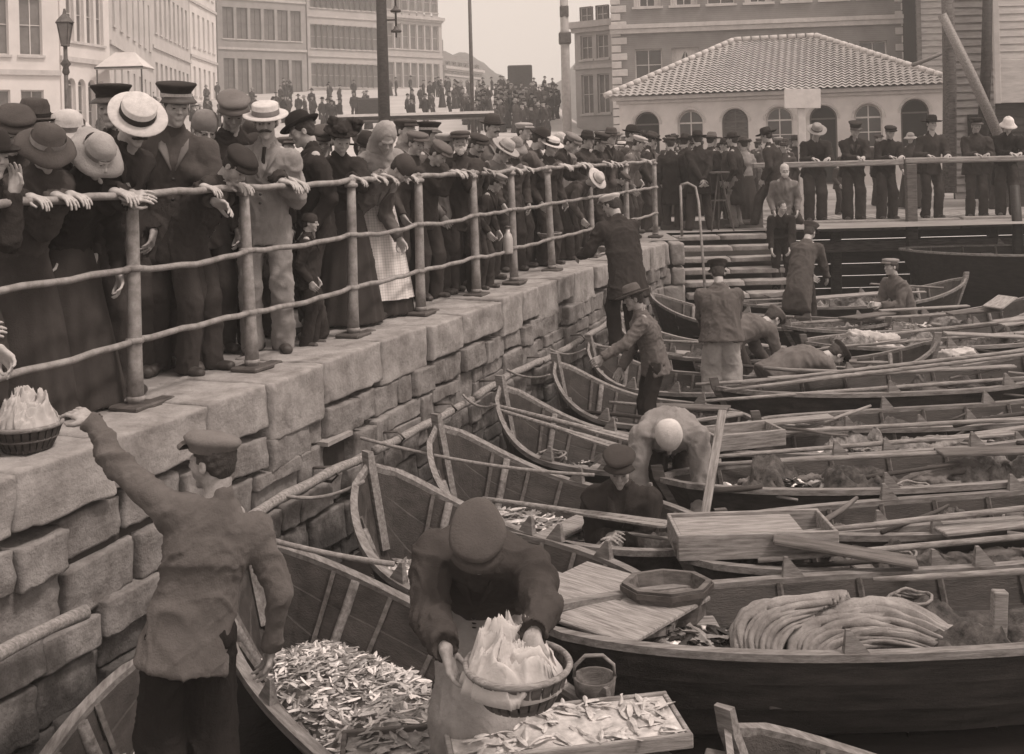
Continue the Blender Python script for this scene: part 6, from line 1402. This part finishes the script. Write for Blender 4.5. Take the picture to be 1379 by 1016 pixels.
# --- people in the boats and on the steps
FZ = -1.29
hand = at_y(88, 526, 4.7)
A_ = Pz(284, 583, 4.5, 30, 'capped man in a pale loose shirt seen from behind, reaching up to the quay', z0=FZ, h=.0115, hf=.0055, hat='flat', hatv=.22, tilt=.1, tiltx=.12, coat=.17, trous=.02, baggy=1.45, bag=1.05, wide=1.02, coatlen=.16, fold=.015, ff=3.0, side=.27, head=(.7, .05), whl=tuple(hand), whdl=(-.75, .3, .35), pnl=(0, .4, -.9), hr=(.36, .02, .80), scale=.93, curll=.35, skin=M_SKIND, poll=(-.5, -.2, -1))
bk = at_y(697, 905, 4.02)
B_ = Pz(643, 700, 4.42, 176, 'man in a tall dark cap bent forward filling a basket, pale apron', z0=FZ, h=.0115, hf=.0055, hat='flat', hatv=.13, tiltx=-.05, coat=.075, trous=.05, apron=.40, lean=.78, side=-.14, drop=.04, head=(.05, .82), bag=1.25, wide=1.12, coatlen=.16, fold=.016, ff=3.2, whr=tuple(at_y(598, 868, 4.12)), whl=tuple(bk+Vector((.06, .02, .13))), pnl=(0, .1, -1), hdl=(.15, .5, -.6), hdr=(-.3, .2, -1), skin=M_SKIND, scale=1.02)
C_ = Pz(833, 607, 7.35, 168, 'man in a dark cap sitting low among the boats, looking down at his hands', z0=FZ, scale=1.0, h=.014, hf=.0075, hat='flat', hatv=.07, coat=.05, shirt=.06, trous=.04, lean=.35, drop=.35, head=(.1, .35), sit=1, feet=((-.2, .35), (.2, .4)), hl=(-.02, .38, .80), hr=(.06, .36, .82), bag=1.25, wide=1.12, skin=M_SKIND)
D_ = Pz(900, 575, 7.95, 172, 'man doubled over with his pale round hat towards the camera', z0=FZ, scale=1.06, h=.014, hf=.0075, hat='knit', hatv=.75, coat=.36, trous=.05, lean=1.22, drop=.05, head=(0, 1.25), hl=(-.18, .55, .42), hr=(.2, .5, .40), bag=1.2, wide=1.08, skin=M_SKIND)
L_ = Pz(852, 383, 10.3, 92, 'man in a wide felt hat and quilted pale-sleeved jacket stepping down by the wall', z0=FZ, h=.013, hf=.0075, hat='wide', hatv=.17, tilt=.2, coat=.2, trous=.035, bag=1.05, lean=.22, head=(.1, .2), hl=(-.3, .62, 1.02), hr=(.12, .32, .85), fold=.014, ff=9, skin=M_SKIND, coatlen=.14)
M_ = Pz(822, 262, 13.0, 25, 'man in white cap and dark coat climbing the quay wall, back turned', z0=-.82, h=.016, hat='flat', hatv=.75, coat=.055, trous=.04, bag=1.15, wide=1.1, coatlen=.45, lean=.25, hl=(-.3, .45, 1.05), hr=(.1, .5, 1.1), head=(.5, .3))
E_ = Pz(966, 354, 11.9, -5, 'man with dark cap and dirty pale coat seen from behind, in pale oilskin trousers', z0=FZ, h=.014, hat='peaked', hatv=.06, coat=.17, trous=.55, baggy=1.75, bag=1.2, wide=1.15, lean=.2, coatlen=.12, fold=.014, hl=(-.15, .4, .9), hr=(.15, .4, .9), head=(0, .4))
F_ = Pz(1040, 420, 12.9, -60, 'man in a pale coat bent double beside the one seen from behind', z0=FZ, scale=1.0, hat='flat', hatv=.2, coat=.2, lean=1.3, head=(0, .9), hl=(-.1, .6, .4), hr=(.1, .6, .4), bag=1.2)
G_ = Pz(1125, 470, 11.9, -75, 'stooping man whose rounded pale back rises above the boats', z0=FZ-.15, scale=1.0, hat='flat', hatv=.05, hatc=1, coat=.22, trous=.05, lean=1.35, drop=.15, head=(0, 1.1), hl=(-.1, .6, .3), hr=(.1, .6, .3), bag=1.22)
H_ = Pz(1090, 303, 16.6, -35, 'fisherman in peaked cap and long apron-like coat, bending with his back turned', z0=FZ, hat='peaked', hatv=.16, coat=.13, trous=.06, coatlen=.75, lean=.55, bag=1.15, head=(-.1, .5), hl=(0, .55, .75), hr=(.2, .55, .72))
I_ = Pz(1053, 272, 18.3, 170, 'dark-suited bare-headed man bending down at the foot of the steps', z0=-.9, coat=.04, trous=.035, shirt=.75, lean=.5, head=(.2, .5), hl=(-.1, .45, .55), hr=(.2, .4, .6), coatlen=.3)
K_ = Pz(1056, 221, 19.3, 175, 'old man with white beard and pale shirt on the steps below the striding man', z0=-.45, coat=.28, trous=.06, hair=M_GREYH, beard=.5, lean=.2, head=(0, .2))
Jm = Pz(1199, 348, 16.2, 110, 'seated man in a broad pale cap turned left, right of the stooping men', z0=FZ, scale=1.0, hat='flat', hatv=.35, coat=.2, trous=.06, lean=.3, drop=.40, sit=1, feet=((-.15, .45), (.15, .45)), hl=(-.1, .45, .7), hr=(.1, .45, .7), bag=1.15)
K2 = Pz(-95, 395, 5.35, -105, 'crouching buyer at the far left, only the hand over the quay edge visible', z0=0, scale=1.0, h=.014, hf=.0065, coat=.3, trous=.1, lean=.9, drop=.5, hat='flat', hatv=.3, whr=tuple(at_y(-30, 450, 5.0)), whl=tuple(at_y(22, 468, 5.12)), whdl=(.55, -.1, -.5), bare=1, curll=.5, feet=((-.1, .1), (.15, .0)))
# --- things people hold or set down
def basket(name, lab, c, r, h_, stuff=True, yaw=0, slats=26, m=None):
    root = empty(name, c, yaw); tag(root, lab, 'basket'); b = MB()
    for k_ in range(slats):
        a = 2*math.pi*k_/slats; ca, sa = math.cos(a), math.sin(a); t = Vector((-sa, ca, 0)); V = []
        for (rr, z) in ((r*.66, 0), (r*.86, h_*.5), (r, h_)):
            for (o1, o2) in ((-.4, 0), (.4, 0), (.4, .008), (-.4, .008)): V.append(Vector((ca*(rr+o2), sa*(rr+o2), z))+t*o1*2*math.pi*rr/slats)
        b.add(V, [(i*4+q, i*4+(q+1) % 4, (i+1)*4+(q+1) % 4, (i+1)*4+q) for i in range(2) for q in range(4)])
    b.build('slats', m or M_WOODM, root)
    for (rr, z) in ((r*1.0, h_), (r*.87, h_*.5), (r*.68, .01)): MB().tube([(rr*1.02*math.cos(a), rr*1.02*math.sin(a), z) for a in np.linspace(0, 2*math.pi, 33)], .012 if z == h_ else .007, 6).build('hoop', M_WOODL if z == h_ else M_WOODM, root, True)
    MB().lathe([(0, .008), (r*.66, .008), (r*.93, h_*.8)], 24).build('lining', M_WOODD, root)
    return root
bc = bk-Vector((0, 0, .10)); basket('basket', 'shallow slatted basket held by the bending man, full of white cloth', bc, .185, .13)
def crumple(name, lab, c, r, seed, v_, cat='cloth', flat=.6):
    """a crumpled sheet heaped up: dome with sharp ridges"""
    n = 64; g = np.linspace(-1, 1, n+1); X, Y = np.meshgrid(g, g, indexing='ij'); q = np.sqrt(X*X+Y*Y); s_ = np.where(q > 1e-6, np.maximum(abs(X), abs(Y))/np.maximum(q, 1e-6), 1); X, Y = X*s_, Y*s_; q = np.sqrt(X*X+Y*Y)
    P = np.stack([X, Y, 0*X], 2).reshape(-1, 3); W_ = P+.25*np.stack([wn(P, .9, seed+k_, 1) for k_ in range(3)], 1)
    rd = np.maximum(1-2.6*np.abs(wn(W_*np.array((1, .55, 1)), 1.0, seed+5, 2)), -.35)+.6*np.maximum(1-3*np.abs(wn(W_, 2.1, seed+6, 1)), -.2); ed = np.clip((1-q.ravel())*3, 0, 1)
    z = (np.maximum(1-q.ravel()**2, 0)**.6*.75+rd*.42*ed)*flat-.25*(1-ed)
    V_ = np.stack([P[:, 0]*(1+.1*rd), P[:, 1]*(1-.1*rd), z], 1)*r; F = [(i*(n+1)+j, (i+1)*(n+1)+j, (i+1)*(n+1)+j+1, i*(n+1)+j+1) for i in range(n) for j in range(n)]
    o = mk(name, V_, np.array(F), v_, None, True); o.location = c; o.rotation_euler = (0, 0, seed); sm = o.modifiers.new('thick', 'SOLIDIFY'); sm.thickness = .005; return tag(o, lab, cat)
M_LINEN = mat('white_linen', .46, .9, .15, 6, .5, 40)
crumple('linen_cloth', 'crumpled white cloth standing up in peaks out of the held basket', bc+Vector((-.02, 0, .11)), .19, 5, M_LINEN, flat=.72)
qb = at_c(42, 610, .28); basket('basket', 'squat dark basket of paper-wrapped fish on the quay edge at far left', Vector((qb.x-.02, qb.y, .015)), .17, .13, m=M_WOODD)
crumple('fish_parcel', 'pale wrapped fish bunched in the quay-edge basket at far left', Vector((qb.x-.02, qb.y, .17)), .16, 9, M_LINEN, 'parcel', flat=.8)
p = at_c(684, 342, .36); root = empty('milk_can', p); tag(root, 'pale long-necked can held by the child at the rail', 'can')
MB().lathe([(0, 0), (.052, 0), (.056, .02), (.056, .17), (.045, .21), (.026, .24), (.026, .29), (0, .29)], 18).build('can_body', mat('tin', .45, .4, .2, 8, metal=.2), root, True); MB().lathe([(.028, .285), (.034, .285), (.034, .31), (0, .315)], 14).build('lid', M_IRON, root, True)
p = at_c(740, 335, .62); root = basket('basket', 'pale shallow basket hanging behind the bars, mid railing', p+Vector((0, 0, .12)), .15, .08, m=M_CANVAS)
# stand and little tripod in the group
p = at_y(968, 240, 20.2); root = empty('folding_stand', (p.x, 20.2, 0)); tag(root, 'thin folding stand with small shelf in front of the standing men', 'stand')
for (dx, dy) in ((-.18, -.1), (.22, -.12), (0, .2)): MB().tube([(dx, dy, 0), (dx*.1, dy*.1, 1.05)], .014, 6).build('leg', M_IRON, root)
MB().box((0, 0, 1.06), (.34, .24, .03)).build('shelf', M_WOODM, root); MB().box((0, 0, .55), (.3, .03, .03)).build('brace', M_WOODM, root)
# --- small figures far up the square
def gpix(px, py):
    Y = 34.0
    while Y < 125:
        q = at_y(px, py, Y)
        if q.z < gz(q.x, Y)+.02: return q
        Y += .5
    return None
FAR = []
for i, o in enumerate((dict(hat='bowler', coat=.06), dict(hat='flat', coat=.1), dict(hat='bonnet', hatv=.4, female=1, skirt=1, coat=.12), dict(hat='wide', coat=.05, coatlen=.5))):
    r = figure(dict(o, h=.035, hf=.03, seed=80+i, nohair=1)); FAR.append([r, False])
rg = random.Random(5); cnt = 0
for i in range(700):
    z = rg.random()
    if z < .55: px, py = rg.uniform(640, 752), rg.uniform(128, 190)
    elif z < .8: px, py = rg.uniform(380, 640), rg.uniform(128, 178)
    else: px, py = rg.uniform(60, 380), rg.uniform(128, 200)
    q = gpix(px, py)
    if q is None or cnt >= 190: continue
    cnt += 1; f = FAR[i % 4]; c = copy_tree(f[0]) if f[1] else f[0]; f[1] = True
    c.location = (q.x, q.y, gz(q.x, q.y)); c.rotation_euler = (0, 0, rg.uniform(0, 6.28)); s_ = rg.uniform(.92, 1.03); c.scale = (s_,)*3
    tag(c, 'tiny dark figure in the distant crowd on the sloping square', 'person', 'distant people on the sloping square')
# ---------------------------------------------------------------- haze
hm = bpy.data.materials.new('haze'); hm.use_nodes = True; t_ = hm.node_tree; t_.nodes.clear(); mo = t_.nodes.new('ShaderNodeOutputMaterial'); pv = t_.nodes.new('ShaderNodeVolumePrincipled')
pv.inputs['Color'].default_value = (.95, .93, .91, 1); pv.inputs['Density'].default_value = .0026; pv.inputs['Anisotropy'].default_value = 0.0; t_.links.new(pv.outputs[0], mo.inputs['Volume'])
hz = MB().box((0, 180, 28), (900, 440, 66)).build('haze', hm); tag(hz, kind='stuff')
SC.cycles.volume_step_rate = 4; SC.cycles.volume_max_steps = 64
